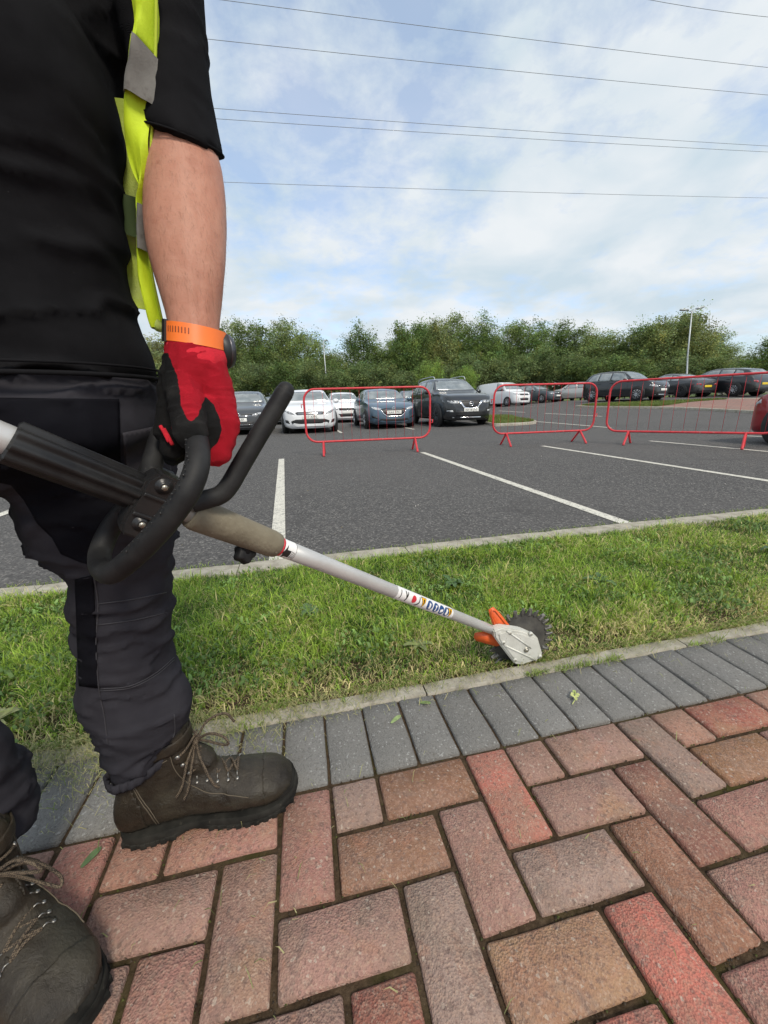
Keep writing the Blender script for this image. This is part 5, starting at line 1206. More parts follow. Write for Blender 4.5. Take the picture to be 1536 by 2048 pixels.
# ---- watch
M_ORANGE = pm('orange_strap', (.86, .19, .025), .45, col2=(.78, .16, .02), nscale=20)
M_SLOT = pm('strap_slot', (.22, .045, .012), .6)
watch = thing('watch', 'orange rubber-strapped watch worn on the wrist above the red glove', 'watch', tuple(at(395, 670, .462)))
def band(xl, yl, xr, yr, d, th, hgt, r0, a0=0, a1=2 * math.pi, seg=48):
    """closed strap band; hgt in photo pixels at that depth"""
    G = []
    for k in range(seg + 1):
        a = a0 + (a1 - a0) * k / seg; row = []
        for q, ex in ((0, 1.0), (0, 1.0 + r0), (1, 1.0 + r0), (1, 1.0)):
            L = at(xl, yl + q * hgt, d); Q = at(xr, yr + q * hgt, d); C = (L + Q) / 2; X = (Q - L) / 2
            row.append(C + math.cos(a) * X * ex + math.sin(a) * np.array([0, 1, 0]) * th * ex)
        G.append(row)
    return loft(G, True)
WXL, WYL, WXR, WYR, WD, WTH = 339, 649, 446, 664, .462, .034
sharp(mk('strap', band(WXL, WYL, WXR, WYR, WD, WTH, 37, .06), M_ORANGE, watch), 40)
sharp(mk('keeper', band(WXL, WYL - 3, WXR, WYR - 3, WD, WTH, 42, .13, math.pi * 1.22, math.pi * 1.295, 6), M_BLACKP, watch), 40)
for q in range(9):
    a = math.pi * (1.33 + .034 * q)
    if q == 8: a = math.pi * 1.17
    sharp(mk('slot', band(WXL, WYL + 9, WXR, WYR + 9, WD, WTH, 11, .072, a, a + .035, 2), M_SLOT, watch), 40)
wc = at(443, 702, .476)
mk('case', lathe([(.001, -.006), (.018, -.006), (.0205, -.003), (.0205, .005), (.0185, .008), (.001, .009)], wc, (.72, .69, .0), 28), M_BLACKP, watch)
mk('bezel', lathe([(.0160, .0085), (.0188, .0105), (.0208, .006), (.0206, .004)], wc, (.72, .69, .0), 28), pm('bezel_steel', (.10, .10, .11), .35, .8), watch)

# ---- glove closed round the loop handle
def K(x, y, d): return at(x, y, d)
CAP = [  # (a, b, ra, rb, zone): zone r = knitted red back, b = black dipped palm
    (K(393, 700, .462), K(388, 745, .458), .032, .0345, 'r'), (K(366, 745, .452), K(372, 800, .445), .0225, .020, 'r'), (K(416, 745, .462), K(436, 800, .462), .0235, .020, 'r'),
    (K(420, 770, .485), K(438, 815, .492), .024, .021, 'r'), (K(348, 752, .468), K(344, 790, .466), .0165, .016, 'b'), (K(350, 790, .47), K(355, 830, .47), .018, .017, 'b'),
    # index finger: knuckle, bend, tip curling back under the tube
    (K(440, 800, .458), K(452, 850, .452), .0165, .0155, 'r'), (K(452, 850, .452), K(437, 905, .452), .0155, .0145, 'r'), (K(437, 905, .452), K(428, 912, .452), .0138, .0125, 'r'),
    (K(438, 800, .487), K(450, 858, .487), .0165, .0155, 'r'), (K(450, 858, .487), K(425, 905, .485), .0152, .014, 'r'), (K(425, 905, .485), K(395, 905, .478), .0135, .012, 'b'),
    (K(428, 800, .515), K(438, 855, .517), .016, .015, 'r'), (K(438, 855, .517), K(405, 905, .512), .015, .013, 'r'), (K(405, 905, .512), K(372, 900, .50), .013, .012, 'b'),
    # inner faces of the fingers, dipped black
    (K(420, 812, .446), K(428, 862, .441), .0125, .0125, 'b'), (K(426, 862, .441), K(420, 888, .442), .0118, .011, 'b'),
    # finger tips that come round on the palm side
    (K(340, 838, .463), K(332, 862, .458), .0145, .0135, 'b'), (K(352, 868, .462), K(344, 898, .457), .0135, .0125, 'b'), (K(360, 900, .475), K(346, 912, .470), .0125, .0115, 'b'), (K(345, 815, .465), K(338, 838, .462), .016, .0145, 'b'),
    # thumb lying along the front of the tube
    (K(366, 770, .440), K(374, 815, .424), .0195, .0185, 'r'), (K(374, 815, .424), K(381, 866, .408), .0185, .0168, 't')]
V, Fc = remesh(join(*[capsule(a, b, ra, rb, 16) for a, b, ra, rb, z in CAP]), .0019, 3, .5)
A = np.array([c[0] for c in CAP]); B = np.array([c[1] for c in CAP]); RA = np.array([c[2] for c in CAP]); RB = np.array([c[3] for c in CAP])
AB = B - A; L2 = (AB ** 2).sum(1)
red = np.zeros(len(V))
me = mesh('t', V, Fc); NG = np.empty(len(V) * 3); me.vertices.foreach_get('normal', NG); NG = NG.reshape(-1, 3); bpy.data.meshes.remove(me)
DIP = np.array([(580, 330), (600, 400), (628, 460), (645, 560), (652, 650), (680, 720), (712, 750), (750, 715), (778, 650), (797, 590), (850, 645), (885, 720), (900, 800), (880, 870), (835, 915), (820, 1200), (300, 1200), (300, 330)], float)
def inside(x, y):
    """is the point on the dipped black palm side (outline of the rubber coat)"""
    c = False; j = len(DIP) - 1
    for i in range(len(DIP)):
        if (DIP[i][1] > y) != (DIP[j][1] > y) and x < (DIP[j][0] - DIP[i][0]) * (y - DIP[i][1]) / (DIP[j][1] - DIP[i][1]) + DIP[i][0]: c = not c
        j = i
    return c
for i, v in enumerate(V):
    t = np.clip(((v - A) * AB).sum(1) / L2, 0, 1); dd = np.linalg.norm(v - (A + AB * t[:, None]), axis=1) - (RA + (RB - RA) * t); k = int(np.argmin(dd)); z = CAP[k][4]
    rel = v - EYE; dep = rel @ _F; px = 768 + FPX * (rel @ _R) / dep; py = 1024 - FPX * (rel @ _U) / dep
    r = 1. if z in 'rt' else 0.
    zx, zy = (px - 150) * 3.072, (py - 600) * 3.072
    if (EYE - v) @ NG[i] > -.1 * np.linalg.norm(EYE - v) and dep < .485: r = 0. if inside(zx, zy) else 1.
    red[i] = r
for _ in range(3):
    acc = red.copy(); cnt = np.ones(len(V))
    for f in Fc:
        m_ = red[list(f)].mean()
        for q in f: acc[q] += m_; cnt[q] += 1
    red = acc / cnt
V = V + NG * np.array([.0013 * max(0., 1 - abs(mnoise.noise(Vector((v[0] * 42, v[1] * 42, v[2] * 75)))) * 3.) + .0006 * mnoise.noise(Vector((v[0] * 130, v[1] * 130, v[2] * 130))) for v in V])[:, None]
# stripes of red knit between the finger tips
me = mesh('glove', V - ROOT['person'], Fc)
att = me.attributes.new('red', 'FLOAT', 'POINT'); att.data.foreach_set('value', red.astype(np.float32))
k = NT('glove_knit'); v = k.coord(); a = k.n('ShaderNodeAttribute', attribute_name='red')
nz = k.noise(v, 60, 5).outputs['Fac']; edge = k.ramp(k.math('ADD', a.outputs['Fac'], k.math('MULTIPLY', k.math('SUBTRACT', nz, .5), .25)), [(.46, 0.), (.54, 1.)])
w = k.n('ShaderNodeTexWave', wave_type='BANDS', bands_direction='Z'); w.inputs['Scale'].default_value = 280; w.inputs['Distortion'].default_value = 2.; k.l(v, w.inputs['Vector'])
rc = k.mix(k.ramp(k.noise(v, 25, 5).outputs['Fac'], [(.35, 0.), (.7, 1.)]), (.64, .010, .030), (.50, .006, .020)); rc = k.mix(k.math('MULTIPLY', w.outputs['Fac'], .35), rc, (.25, .002, .01))
bc = k.mix(k.ramp(k.noise(v, 40, 6).outputs['Fac'], [(.45, 0.), (.7, 1.)]), (.008, .008, .008), (.022, .021, .020))
k.set(Base_Color=k.mix(edge, bc, rc), Roughness=.85, Specular_IOR_Level=.25, Sheen_Weight=.0)
k.bump(k.math('ADD', w.outputs['Fac'], k.noise(v, 300, 3).outputs['Fac']), .9, .0018)
M_GLOVE = k.m
glove = link('glove', me, M_GLOVE, person)
cuffR = []
M_KNIT = pm('red_cuff', (.56, .009, .025), .9, col2=(.40, .005, .017), nscale=60, bump=(500, .6, .0015))
mk('cuff', pxloft(dense([(340, 680, 446, 698, .462, .0330), (337, 686, 450, 706, .462, .0352), (338, 700, 451, 720, .461, .0360), (341, 712, 448, 734, .460, .0350), (348, 724, 444, 750, .459, .032)], 4), 34), M_KNIT, glove)
for j, (dx, dy) in enumerate(((0, 0), (7, 6))):
    mk('knit_stripe', tube(spline([K(321 + dx, 852 + dy, .442), K(330 + dx, 868 + dy, .441), K(338 + dx, 884 + dy, .441)], 4), .0022, 6), M_KNIT, glove)

# ---- boots
def boot_leather():
    k = NT('boot_leather'); v = k.coord()
    c = k.ramp(k.noise(v, 18, 8, .65).outputs['Fac'], [(.3, (.013, .010, .007)), (.5, (.027, .021, .014)), (.72, (.052, .038, .024))])
    c = k.mix(k.ramp(k.noise(v, 9, 5).outputs['Fac'], [(.5, 0.), (.7, .6)]), c, (.034, .036, .027))
    c = k.mix(k.ramp(k.noise(v, 120, 6, .7).outputs['Fac'], [(.62, 0.), (.74, .5)]), c, (.12, .10, .075))
    k.set(Base_Color=c, Roughness=k.ramp(k.noise(v, 30, 5).outputs['Fac'], [(.3, .36), (.7, .6)]), Specular_IOR_Level=.35); k.bump(k.math('ADD', k.noise(v, 230, 6, .7).outputs['Fac'], k.math('MULTIPLY', k.noise(v, 40, 5, .7, 1.5).outputs['Fac'], 1.6)), .55, .003); return k.m
M_BOOT = boot_leather()
M_RUBBER = pm('boot_rubber', (.011, .011, .010), .9, spec=.15, col2=(.030, .029, .025), nscale=25, bump=(150, .4, .0015), grime=(70, (.10, .09, .07), .62, .74))
M_HOOK = pm('lace_hook', (.28, .27, .25), .4, .9)
def lace_mat():
    k = NT('boot_lace'); v = k.coord(); w = k.n('ShaderNodeTexChecker'); w.inputs['Scale'].default_value = 480; k.l(v, w.inputs['Vector'])
    c = k.mix(w.outputs['Fac'], (.022, .014, .009), (.12, .09, .058)); k.set(Base_Color=c, Roughness=.85); return k.m
M_LACE = lace_mat()
M_STITCH = pm('boot_stitching', (.10, .08, .055), .8)
def boot(toe, heel, label, flip, cuff_bow=True):
    toe = np.array(toe, float); heel = np.array(heel, float); d = toe - heel; L = np.linalg.norm(d); yaw = math.atan2(d[1], d[0]); s = L / .325
    b = mk_empty_part('boot', person, (heel[0], heel[1], 0), yaw, s); b['label'] = label
    sec = [(0.004, .026, .030, .085), (.015, .036, .024, .115), (.04, .041, .022, .135), (.08, .0415, .022, .145), (.12, .041, .022, .138), (.155, .043, .022, .122), (.185, .047, .022, .108), (.215, .0505, .022, .097), (.245, .051, .022, .089), (.27, .0485, .022, .082), (.29, .042, .023, .074), (.305, .033, .024, .063), (.316, .020, .028, .050)]
    R = []; a = np.linspace(0, 2 * math.pi, 26, endpoint=False)
    for x, w, z0, z1 in dense(sec, 3):
        cy = -.006 * flip * math.sin(max(0, (x - .12)) / .2 * 2.2); hh = (z1 - z0) / 2; rw = []
        for q in a:
            c, sn = math.cos(q), math.sin(q); yy = np.sign(c) * abs(c) ** .72 * w * (1 if sn < 0 else 1 - .38 * sn ** 1.6 * (1 if .1 < x < .27 else .5)); rw.append((x, cy + yy, z0 + hh + np.sign(sn) * abs(sn) ** .8 * hh))
        R.append(rw)
    shaft = []
    for z, cx, rx, ry in dense([(.06, .075, .062, .039), (.10, .078, .066, .0405), (.14, .080, .068, .041), (.175, .081, .063, .0425), (.20, .080, .060, .044), (.212, .079, .058, .043)], 3):
        shaft.append([(cx + rx * math.cos(q), ry * math.sin(q), z) for q in a])
    Vu, Fu = remesh(join(loft(R), loft(shaft), capsule((.10, 0, .155), (.155, 0, .118), .034, .026), capsule((.05, 0, .195), (.10, 0, .20), .043, .043)), .0038, 6, .5)
    me = mesh('t', Vu, Fu); Nn = np.empty(len(Vu) * 3); me.vertices.foreach_get('normal', Nn); Nn = Nn.reshape(-1, 3); bpy.data.meshes.remove(me)
    Vu = Vu + Nn * np.array([.0016 * mnoise.fractal(Vector((v[0] * 38, v[1] * 38 + flip, v[2] * 38)), 1., 2., 3) - .0022 * max(0, math.sin(v[0] * 150 + v[2] * 60)) * math.exp(-((v[0] - .20) / .022) ** 2) * (v[2] > .06) for v in Vu])[:, None]
    mk('upper', (Vu, Fu), M_BOOT, b, world=False)
    bv = BVHTree.FromPolygons([Vector(v) for v in Vu], Fu)
    # rubber rand and toe cap: the lowest band of the upper, a little proud
    cen = [np.mean([Vu[i] for i in f], 0) for f in Fu]
    keep = [f for f, c in zip(Fu, cen) if c[2] < .031 + (.020 * max(0, (c[0] - .245) / .07) if c[0] > .245 else 0) + (.004 if c[0] < .05 else 0)]
    use = sorted({i for f in keep for i in f}); mp = {i: k for k, i in enumerate(use)}
    o = mk('rubber_rand', (np.array([Vu[i] + Nn[i] * .0022 for i in use]), [tuple(mp[i] for i in f) for f in keep]), M_RUBBER, b, world=False)
    # sole: outline swept upwards at toe, with midsole step and lugs
    ol = []
    for q in np.linspace(0, 1, 40): pass
    xs_ = np.array([.0, .004, .015, .04, .08, .12, .155, .185, .215, .245, .27, .292, .31, .3215, .325]); wsd = np.array([.0, .022, .036, .0435, .0435, .0405, .041, .0465, .0525, .0535, .051, .0455, .035, .020, .0])
    xq = np.linspace(0, .325, 46); wq = np.interp(xq, xs_, wsd); cyq = -.006 * flip * np.sin(np.maximum(0, (xq - .12)) / .2 * 2.2)
    def outl(g): return [(x, c + w * g) for x, c, w in zip(xq, cyq, wq)] + [(x, c - w * g) for x, c, w in list(zip(xq, cyq, wq))[::-1][1:-1]]
    lift = lambda x: .015 * max(0, (x - .255) / .07) ** 2 + .003 * max(0, (.03 - x) / .03)
    arch = lambda x: .011 * math.exp(-((x - .128) / .022) ** 2)
    G = []
    for z, g, up in ((0, .95, 1), (.003, 1.0, 1), (.010, 1.0, .9), (.0115, .975, .8), (.0145, .975, .7), (.0155, 1.005, .6), (.0225, 1.01, .4), (.027, .97, .3)):
        G.append([(x, y, z + lift(x) * (.6 + .4 * up) + (arch(x) if z < .012 else 0)) for x, y in outl(g)])
    sharp(mk('sole', loft(G), M_RUBBER, b, world=False), 30)
    for i, x in enumerate(np.arange(.012, .31, .0165)):
        if .105 < x < .15: continue
        w = float(np.interp(x, xs_, wsd)); cy = float(np.interp(x, xq, cyq))
        for sd in (-1, 1): mk('lug', box((x, cy + sd * (w - .007), .006 + lift(x)), (.010, .017, .012), None, .0015), M_RUBBER, b, world=False)
    # heel and tongue overlays
    def overlay(nm, f, off, m, th=.002):
        kp = [q for q, c in zip(Fu, cen) if f(c)]; us = sorted({i for q in kp for i in q}); m2 = {i: k for k, i in enumerate(us)}
        if kp: o = mk(nm, (np.array([Vu[i] + Nn[i] * off for i in us]), [tuple(m2[i] for i in q) for q in kp]), m, b, world=False); mo = o.modifiers.new('thickness', 'SOLIDIFY'); mo.thickness = th
    overlay('heel_panel', lambda c: c[0] < .055 - .25 * max(0, c[2] - .09) and c[2] > .034 and c[2] < .15, .0016, M_BOOT)
    overlay('padded_collar', lambda c: c[2] > .185 and c[2] < .208, .003, M_BOOT, .003)
    overlay('toe_cap', lambda c: c[0] > .262 and c[2] > .03, .0013, M_BOOT)
    overlay('eyelet_panel', lambda c: c[2] > .088 and abs(c[1]) > .018 and .118 < c[0] < .215 and c[2] > .03 and abs(c[1]) < .034 and c[2] > .25 - .75 * c[0], .0016, M_BOOT)
    # stitched seams run over the leather
    def stitch(pts, ax_='y'):
        for sd in (-1, 1):
            P_ = []
            for x, z in spline([np.array(q, float) for q in pts], 6):
                h = bv.ray_cast(Vector((x, sd * .2, z)), Vector((0, -sd, 0)))
                if h[0] is not None: P_.append(np.array(h[0] + h[1] * .0006))
            if len(P_) > 3: mk('stitching', tube(P_, .0009, 5), M_STITCH, b, world=False)
    stitch([(.07, .036), (.068, .07), (.055, .11), (.045, .15)]); stitch([(.074, .036), (.072, .07), (.059, .11), (.049, .15)])
    stitch([(.115, .19), (.118, .15), (.13, .115), (.16, .092), (.20, .078), (.235, .066)]); stitch([(.02, .172), (.06, .168), (.11, .176)])
    # hooks and laces
    st = []
    for i, (x, yy) in enumerate(((.148, .029), (.165, .029), (.182, .029), (.200, .028), (.216, .027))):
        for sd in (-1, 1):
            h = bv.ray_cast(Vector((x, sd * yy, .4)), Vector((0, 0, -1)))[0]
            if h is None: continue
            p = np.array(h); st.append((i, sd, p))
            mk('eyelet_hook', join(tube(spline([p + [0, 0, .0005], p + [0, -sd * .004, .006], p + [0, -sd * .010, .004], p + [0, -sd * .011, .0]], 3), .0010, 6), lathe([(.001, .002), (.0028, .0018), (.0034, 0.)], p + [0, sd * .003, -.0015], (0, sd * .5, 1), 10)), M_HOOK, b, world=False)
    pt = {(i, sd): p for i, sd, p in st}
    for i in range(5):
        if (i, 1) in pt and (i, -1) in pt:
            A_, B_ = pt[(i, 1)] + [0, -.009, .004], pt[(i, -1)] + [0, .009, .004]
            if i == 4: mk('lace', tube(spline([A_, (A_ + B_) / 2 + [0, 0, .006], B_], 5), .0022, 7), M_LACE, b, world=False)
        for sd in (-1, 1):
            if i < 4 and (i, sd) in pt and (i + 1, -sd) in pt:
                A_, B_ = pt[(i + 1, -sd)] + [0, sd * .009, .005], pt[(i, sd)] + [0, -sd * .009, .005]
                mk('lace', tube(spline([A_, (A_ + B_) / 2 + [0, 0, .003 + .003 * (sd > 0)], B_], 5), .0022, 7), M_LACE, b, world=False)
    # ankle hooks, crossing laces and the bow
    kn = np.array([.150, 0, .172])
    for j, (z, xx) in enumerate(((.128, .138), (.150, .130), (.172, .125))):
        for sd in (-1, 1):
            h = bv.ray_cast(Vector((xx, sd * .2, z)), Vector((0, -sd, 0)))[0]
            if h is None: continue
            p = np.array(h); mk('eyelet_hook', lathe([(.001, .004), (.0042, .0035), (.005, 0.)], p, (0, sd, 0), 10), M_HOOK, b, world=False)
            mk('lace', tube(spline([p + [0, sd * .002, 0], p + [.014, -sd * .008, .006], kn + [.004, -sd * .006, -.02 + .018 * j]], 5), .0022, 7), M_LACE, b, world=False)
    for pts in ([(0, 0, 0), (.03, -.02, .025), (.055, -.032, .022), (.062, -.036, .008), (.05, -.03, .004), (.02, -.012, .004), (0, 0, 0)], [(0, 0, 0), (.012, -.035, -.01), (.03, -.055, -.05), (.038, -.052, -.066), (.022, -.04, -.055), (.006, -.018, -.02), (0, 0, 0)],
                [(0, 0, 0), (.02, .02, .02), (.05, .03, .02), (.065, .03, -.004)], [(0, 0, 0), (-.004, -.03, -.02), (-.012, -.048, -.055), (-.022, -.052, -.075)], [(0, 0, 0), (-.01, -.028, -.012), (-.022, -.046, -.05), (-.034, -.05, -.068)]):
        mk('lace', tube(spline([kn + np.array(p) * [1, flip, 1] for p in pts], 6), .0023, 7), M_LACE, b, world=False)
    mk('lace_knot', remesh(join(capsule(kn + [0, -.006, 0], kn + [0, .006, .002], .0055, .0055), capsule(kn + [-.004, 0, -.004], kn + [.004, 0, .004], .005, .005)), .0015, 2), M_LACE, b, world=False)
    return b
def mk_empty_part(name, parent, loc, yaw, s):
    o = bpy.data.objects.new(name, None); COL.objects.link(o); o.parent = parent; o.empty_display_size = .05
    o.location = tuple(np.array(loc) - ROOT[parent.name]); o.rotation_euler = (0, 0, yaw); o.scale = (s, s, s); ROOT[o.name] = np.zeros(3); return o
boot((-.205, .660), (-.532, .572), 'worn brown leather boot beside the kerb, seen from its side', 1)
boot((-.415, .304), (-.70, .470), 'nearer brown leather boot cut by the left edge', -1)
# ------------------------------------------------------------------ the lawn edger
def SH(px): 
    return at(px, 882 + (px - 20) * .3918, 1 / (2.809 - .002037 * (px - 20)))
S0, S1 = SH(-60), SH(996); ax = (S1 - S0) / np.linalg.norm(S1 - S0); SL = np.linalg.norm(S1 - S0)
def sp_at(px): return float((SH(px) - S0) @ ax)
def on(s): return S0 + ax * s
wheel_w = .290
u_c = None
edger = thing('lawn_edger', 'long-shafted lawn edger with loop handle, grey shaft and toothed wheel at the kerb', 'lawn edger', tuple(uw(.56, wheel_w, 0)))
M_ALU = pm('shaft_aluminium', (.56, .56, .55), .42, .35, col2=(.50, .50, .49), nscale=12, grime=(80, (.25, .24, .22), .68, .78))
M_GRIPR = pm('ribbed_rubber', (.010, .010, .011), .45, spec=.35, col2=(.022, .022, .022), nscale=30)
M_FOAM = pm('handle_foam', (.092, .092, .088), .92, spec=.15, col2=(.115, .11, .10), nscale=9, bump=(240, .3, .001), grime=(26, (.075, .068, .052), .60, .80))
M_BRKT = pm('bracket_plastic', (.010, .010, .011), .6, spec=.25, col2=(.022, .022, .022), nscale=22, bump=(200, .3, .001), grime=(190, (.14, .13, .10), .70, .76))
M_SLEEVE = pm('dirty_sleeve', (.21, .185, .13), .85, col2=(.13, .11, .075), nscale=20, lo=.35, hi=.7, bump=(160, .6, .002), grime=(120, (.34, .31, .24), .62, .74))
M_ZINC = pm('zinc_bolt', (.42, .40, .34), .4, .85)
M_GEAR = pm('gear_casting', (.62, .62, .57), .55, .1, col2=(.52, .52, .47), nscale=25, bump=(160, .4, .0015), grime=(110, (.16, .16, .10), .60, .70))
M_BLADE = pm('wheel_steel', (.045, .043, .040), .7, .1, col2=(.085, .08, .07), nscale=22, bump=(90, .4, .002))
M_GUARD = pm('orange_guard', (.78, .13, .025), .45, col2=(.62, .10, .02), nscale=24, grime=(50, (.30, .10, .04), .62, .74))
M_STICK = pm('sticker_white', (.80, .80, .79), .4, grime=(140, (.6, .6, .58), .6, .7)); M_SBLUE = pm('sticker_blue', (.02, .07, .22), .4); M_SYEL = pm('sticker_yellow', (.85, .45, .01), .4); M_SBLK = pm('sticker_black', (.015, .015, .015), .4); M_SRED = pm('sticker_red', (.60, .03, .05), .4)
RS = .0138
def seg_tube(p0, p1, r, mat, nm, sg=24, n=2): return mk(nm, tube([on(sp_at(p0) + (sp_at(p1) - sp_at(p0)) * i / n) for i in range(n + 1)], r, sg), mat, edger)
seg_tube(545, 996, RS, M_ALU, 'lower_shaft', 28, 8)
rear = mk('upper_shaft', tube([on(sp_at(-60)) - ax * .35, on(sp_at(-60)), on(sp_at(420))], .0142, 24), M_ALU, edger)
# ribbed grip
a = np.linspace(0, 2 * math.pi, 72, endpoint=False); T_, N_, B_ = frames([on(0), on(.1), on(.2)]); G = []
s0, s1 = sp_at(18), sp_at(276)
for s, k in ((s0, .88), (s0 + .002, 1.), (s1 - .002, 1.), (s1, .9)):
    r = (.0205 + .0017 * np.sign(np.sin(a * 9)) * np.abs(np.sin(a * 9)) ** .35) * k; G.append(on(s) + r[:, None] * (np.cos(a)[:, None] * N_[0] + np.sin(a)[:, None] * B_[0]))
sharp(mk('ribbed_grip', loft(G), M_GRIPR, edger), 40)
# dirty sleeve and clamp knob
sv = [sp_at(382), sp_at(392), sp_at(430), sp_at(480), sp_at(540), sp_at(552), sp_at(556)]; sr = [.0195, .0215, .0212, .0205, .0200, .0185, .0145]
sleeve_o = mk('coupling_sleeve', tube([on(s) for s in sv], sr, 30), M_SLEEVE, edger)
kn = at(492, 1106, 1 / (2.809 - .002037 * 472) + .004); kb = basis(np.cross(ax, [0, 1, 0]) + np.array([0, -.4, -.3]))
an = np.linspace(0, 2 * math.pi, 40, endpoint=False); rr = .0135 + .0016 * np.cos(an * 5)
mk('clamp_knob', loft([kn + np.stack([rr * k * np.cos(an), rr * k * np.sin(an), np.full(40, h)], 1) @ kb.T for k, h in ((.8, -.012), (1, -.010), (1, .002), (.85, .005))]), M_BRKT, edger)
mk('knob_stem', tube([kn, on(sp_at(500))], .006, 10), M_BRKT, edger)
mk('red_band', tube([on(sp_at(555)), on(sp_at(555) + .004)], .0149, 24), M_SRED, edger)
# things stuck on the shaft: drawn in (length along the shaft, arc across it)
tocam = lambda s: (lambda d: (d - ax * (d @ ax)) / np.linalg.norm(d - ax * (d @ ax)))(EYE - on(s))
def stick(nm, poly, mat, parent, lift=.0003, n=10):
    """poly in metres: s from shaft start, arc measured down from the line facing the viewer"""
    bm = bmesh.new(); bm.faces.new([bm.verts.new((p[0], p[1], 0)) for p in poly]); bmesh.ops.triangulate(bm, faces=bm.faces[:])
    for _ in range(7): bmesh.ops.subdivide_edges(bm, edges=[e for e in bm.edges if e.calc_length() > .004], cuts=1); bmesh.ops.triangulate(bm, faces=bm.faces[:])
    bmesh.ops.beautify_fill(bm, faces=bm.faces[:], edges=bm.edges[:]); bm.verts.index_update(); out = []
    for v in bm.verts:
        s, arc = v.co.x, v.co.y; e = tocam(s_mid); dn = np.cross(e, ax); dn = dn if dn[2] < 0 else -dn; th = arc / RS
        out.append(on(s) + (RS + lift) * (math.cos(th) * e + math.sin(th) * dn))
    fs = [tuple(v.index for v in f.verts) for f in bm.faces]; bm.free()
    return mk(nm, (out, fs), mat, parent)
def circ(s, y, rs, ry, n=18): return [(s + rs * math.cos(2 * math.pi * k / n), y + ry * math.sin(2 * math.pi * k / n)) for k in range(n)]
s_mid = sp_at(840); q0, q1 = sp_at(786), sp_at(897); Wl = q1 - q0
lab = stick('safety_label', [(q0, -.021), (q1 - .006, -.021), (q1, -.012), (q1, .012), (q1 - .006, .021), (q0, .021)], M_STICK, edger)
ss = lambda f: q0 + Wl * f
# pictograms in their order along the label
stick('pictogram', [(ss(.045), -.010), (ss(.055), -.010), (ss(.055), .010), (ss(.045), .010)], M_SBLK, lab, .0006)
stick('pictogram', [(ss(.11), -.011), (ss(.125), -.011), (ss(.14), -.002), (ss(.155), -.011), (ss(.165), -.010), (ss(.148), .003), (ss(.145), .011), (ss(.13), .011), (ss(.132), .003)], M_SBLK, lab, .0006)
ro = circ(ss(.255), .0, .0085, .0085, 22); ri = circ(ss(.255), .0, .0065, .0065, 22)
for k_ in range(22): pass
stick('pictogram', ro + [ro[0]] + [ri[0]] + ri[::-1][:-1], M_SRED, lab, .0006)
stick('pictogram', [(ss(.235), -.004), (ss(.245), -.006), (ss(.278), .004), (ss(.268), .006)], M_SRED, lab, .0007)
stick('pictogram', [(ss(.34), -.010), (ss(.352), -.009), (ss(.35), .005), (ss(.325), .013), (ss(.30), .013), (ss(.335), .003)], M_SBLK, lab, .0006)
def tri(f, dirn):
    stick('warning_triangle', [(ss(f - .035), -.0125), (ss(f + .065), -.0125), (ss(f + .015), .0125)], M_SBLK, lab, .0005)
    stick('warning_triangle', [(ss(f - .024), -.0108), (ss(f + .054), -.0108), (ss(f + .015), .0098)], M_SYEL, lab, .0008)
    stick('pictogram', [(ss(f + .005), -.008), (ss(f + .03), -.007), (ss(f + .02), .003), (ss(f + .012), .004)], M_SBLK, lab, .0011)
tri(.40, 1); tri(.915, 1)
for k_, f in enumerate((.53, .645, .755, .855)):
    stick('mandatory_sign', circ(ss(f), 0, Wl * .049, .0115), M_SBLUE, lab, .0006)
    shapes = ([(f - .014, -.006), (f + .016, -.004), (f + .02, .007), (f - .012, .008)], [(f - .02, -.005), (f + .02, -.006), (f + .006, .0), (f + .01, .008), (f - .012, .008), (f - .006, 0)], [(f - .026, .0), (f + .024, -.003), (f + .026, .003), (f - .02, .007)], [(f - .02, .006), (f - .004, -.008), (f + .024, -.005), (f + .018, .008)])
    stick('pictogram', [(ss(x), y) for x, y in shapes[k_]], M_STICK, lab, .0011)
s_mid = sp_at(568); q0, q1 = sp_at(558), sp_at(582)
lab2 = stick('arrow_label', [(q0, -.021), (q1, -.021), (q1, .021), (q0, .021)], M_STICK, edger)
Wl = q1 - q0
stick('arrow', [(ss(.05), .006), (ss(.30), -.008), (ss(.30), .000), (ss(.62), .000), (ss(.62), .012), (ss(.30), .012), (ss(.30), .019)], M_SBLK, lab2, .0006)
for f in (.68, .78, .88): stick('arrow_bar', [(ss(f), .0), (ss(f + .04), .0), (ss(f + .04), .012), (ss(f), .012)], M_SBLK, lab2, .0006)
stick('edge_line', [(ss(.975), -.02), (ss(1.0), -.02), (ss(1.0), .02), (ss(.975), .02)], M_SBLK, lab2, .0006)
# bracket plate clamped across the shaft, with two bolts
bc = at(302, 1003, .452); e_c = tocam(sp_at(302)); up_ = (at(328, 973, .452) - at(283, 1047, .452)); up_ /= np.linalg.norm(up_)
Mb = np.stack([np.cross(up_, e_c) / np.linalg.norm(np.cross(up_, e_c)), up_, np.cross(np.cross(up_, e_c), up_) / np.linalg.norm(np.cross(np.cross(up_, e_c), up_))], 1)
if Mb[:, 2] @ e_c < 0: Mb[:, 2] *= -1; Mb[:, 0] *= -1
M_BRK2 = pm('bracket_casting', (.014, .014, .015), .36, spec=.5, col2=(.022, .022, .022), nscale=22, bump=(200, .3, .001), grime=(190, (.12, .11, .09), .68, .75))
brk = mk('bracket', prism([(-.017, -.040), (.012, -.040), (.020, -.030), (.022, .030), (.014, .040), (-.014, .040), (-.022, .028), (-.022, -.028)], bc - Mb[:, 2] * .006, Mb, .030, .003), M_BRK2, edger); sharp(brk, 40)
for yy in (-.012, .012): mk('bracket_rib', box(bc + Mb[:, 1] * yy + Mb[:, 2] * .0245, (.036, .004, .004), Mb, .001), M_BRK2, brk)
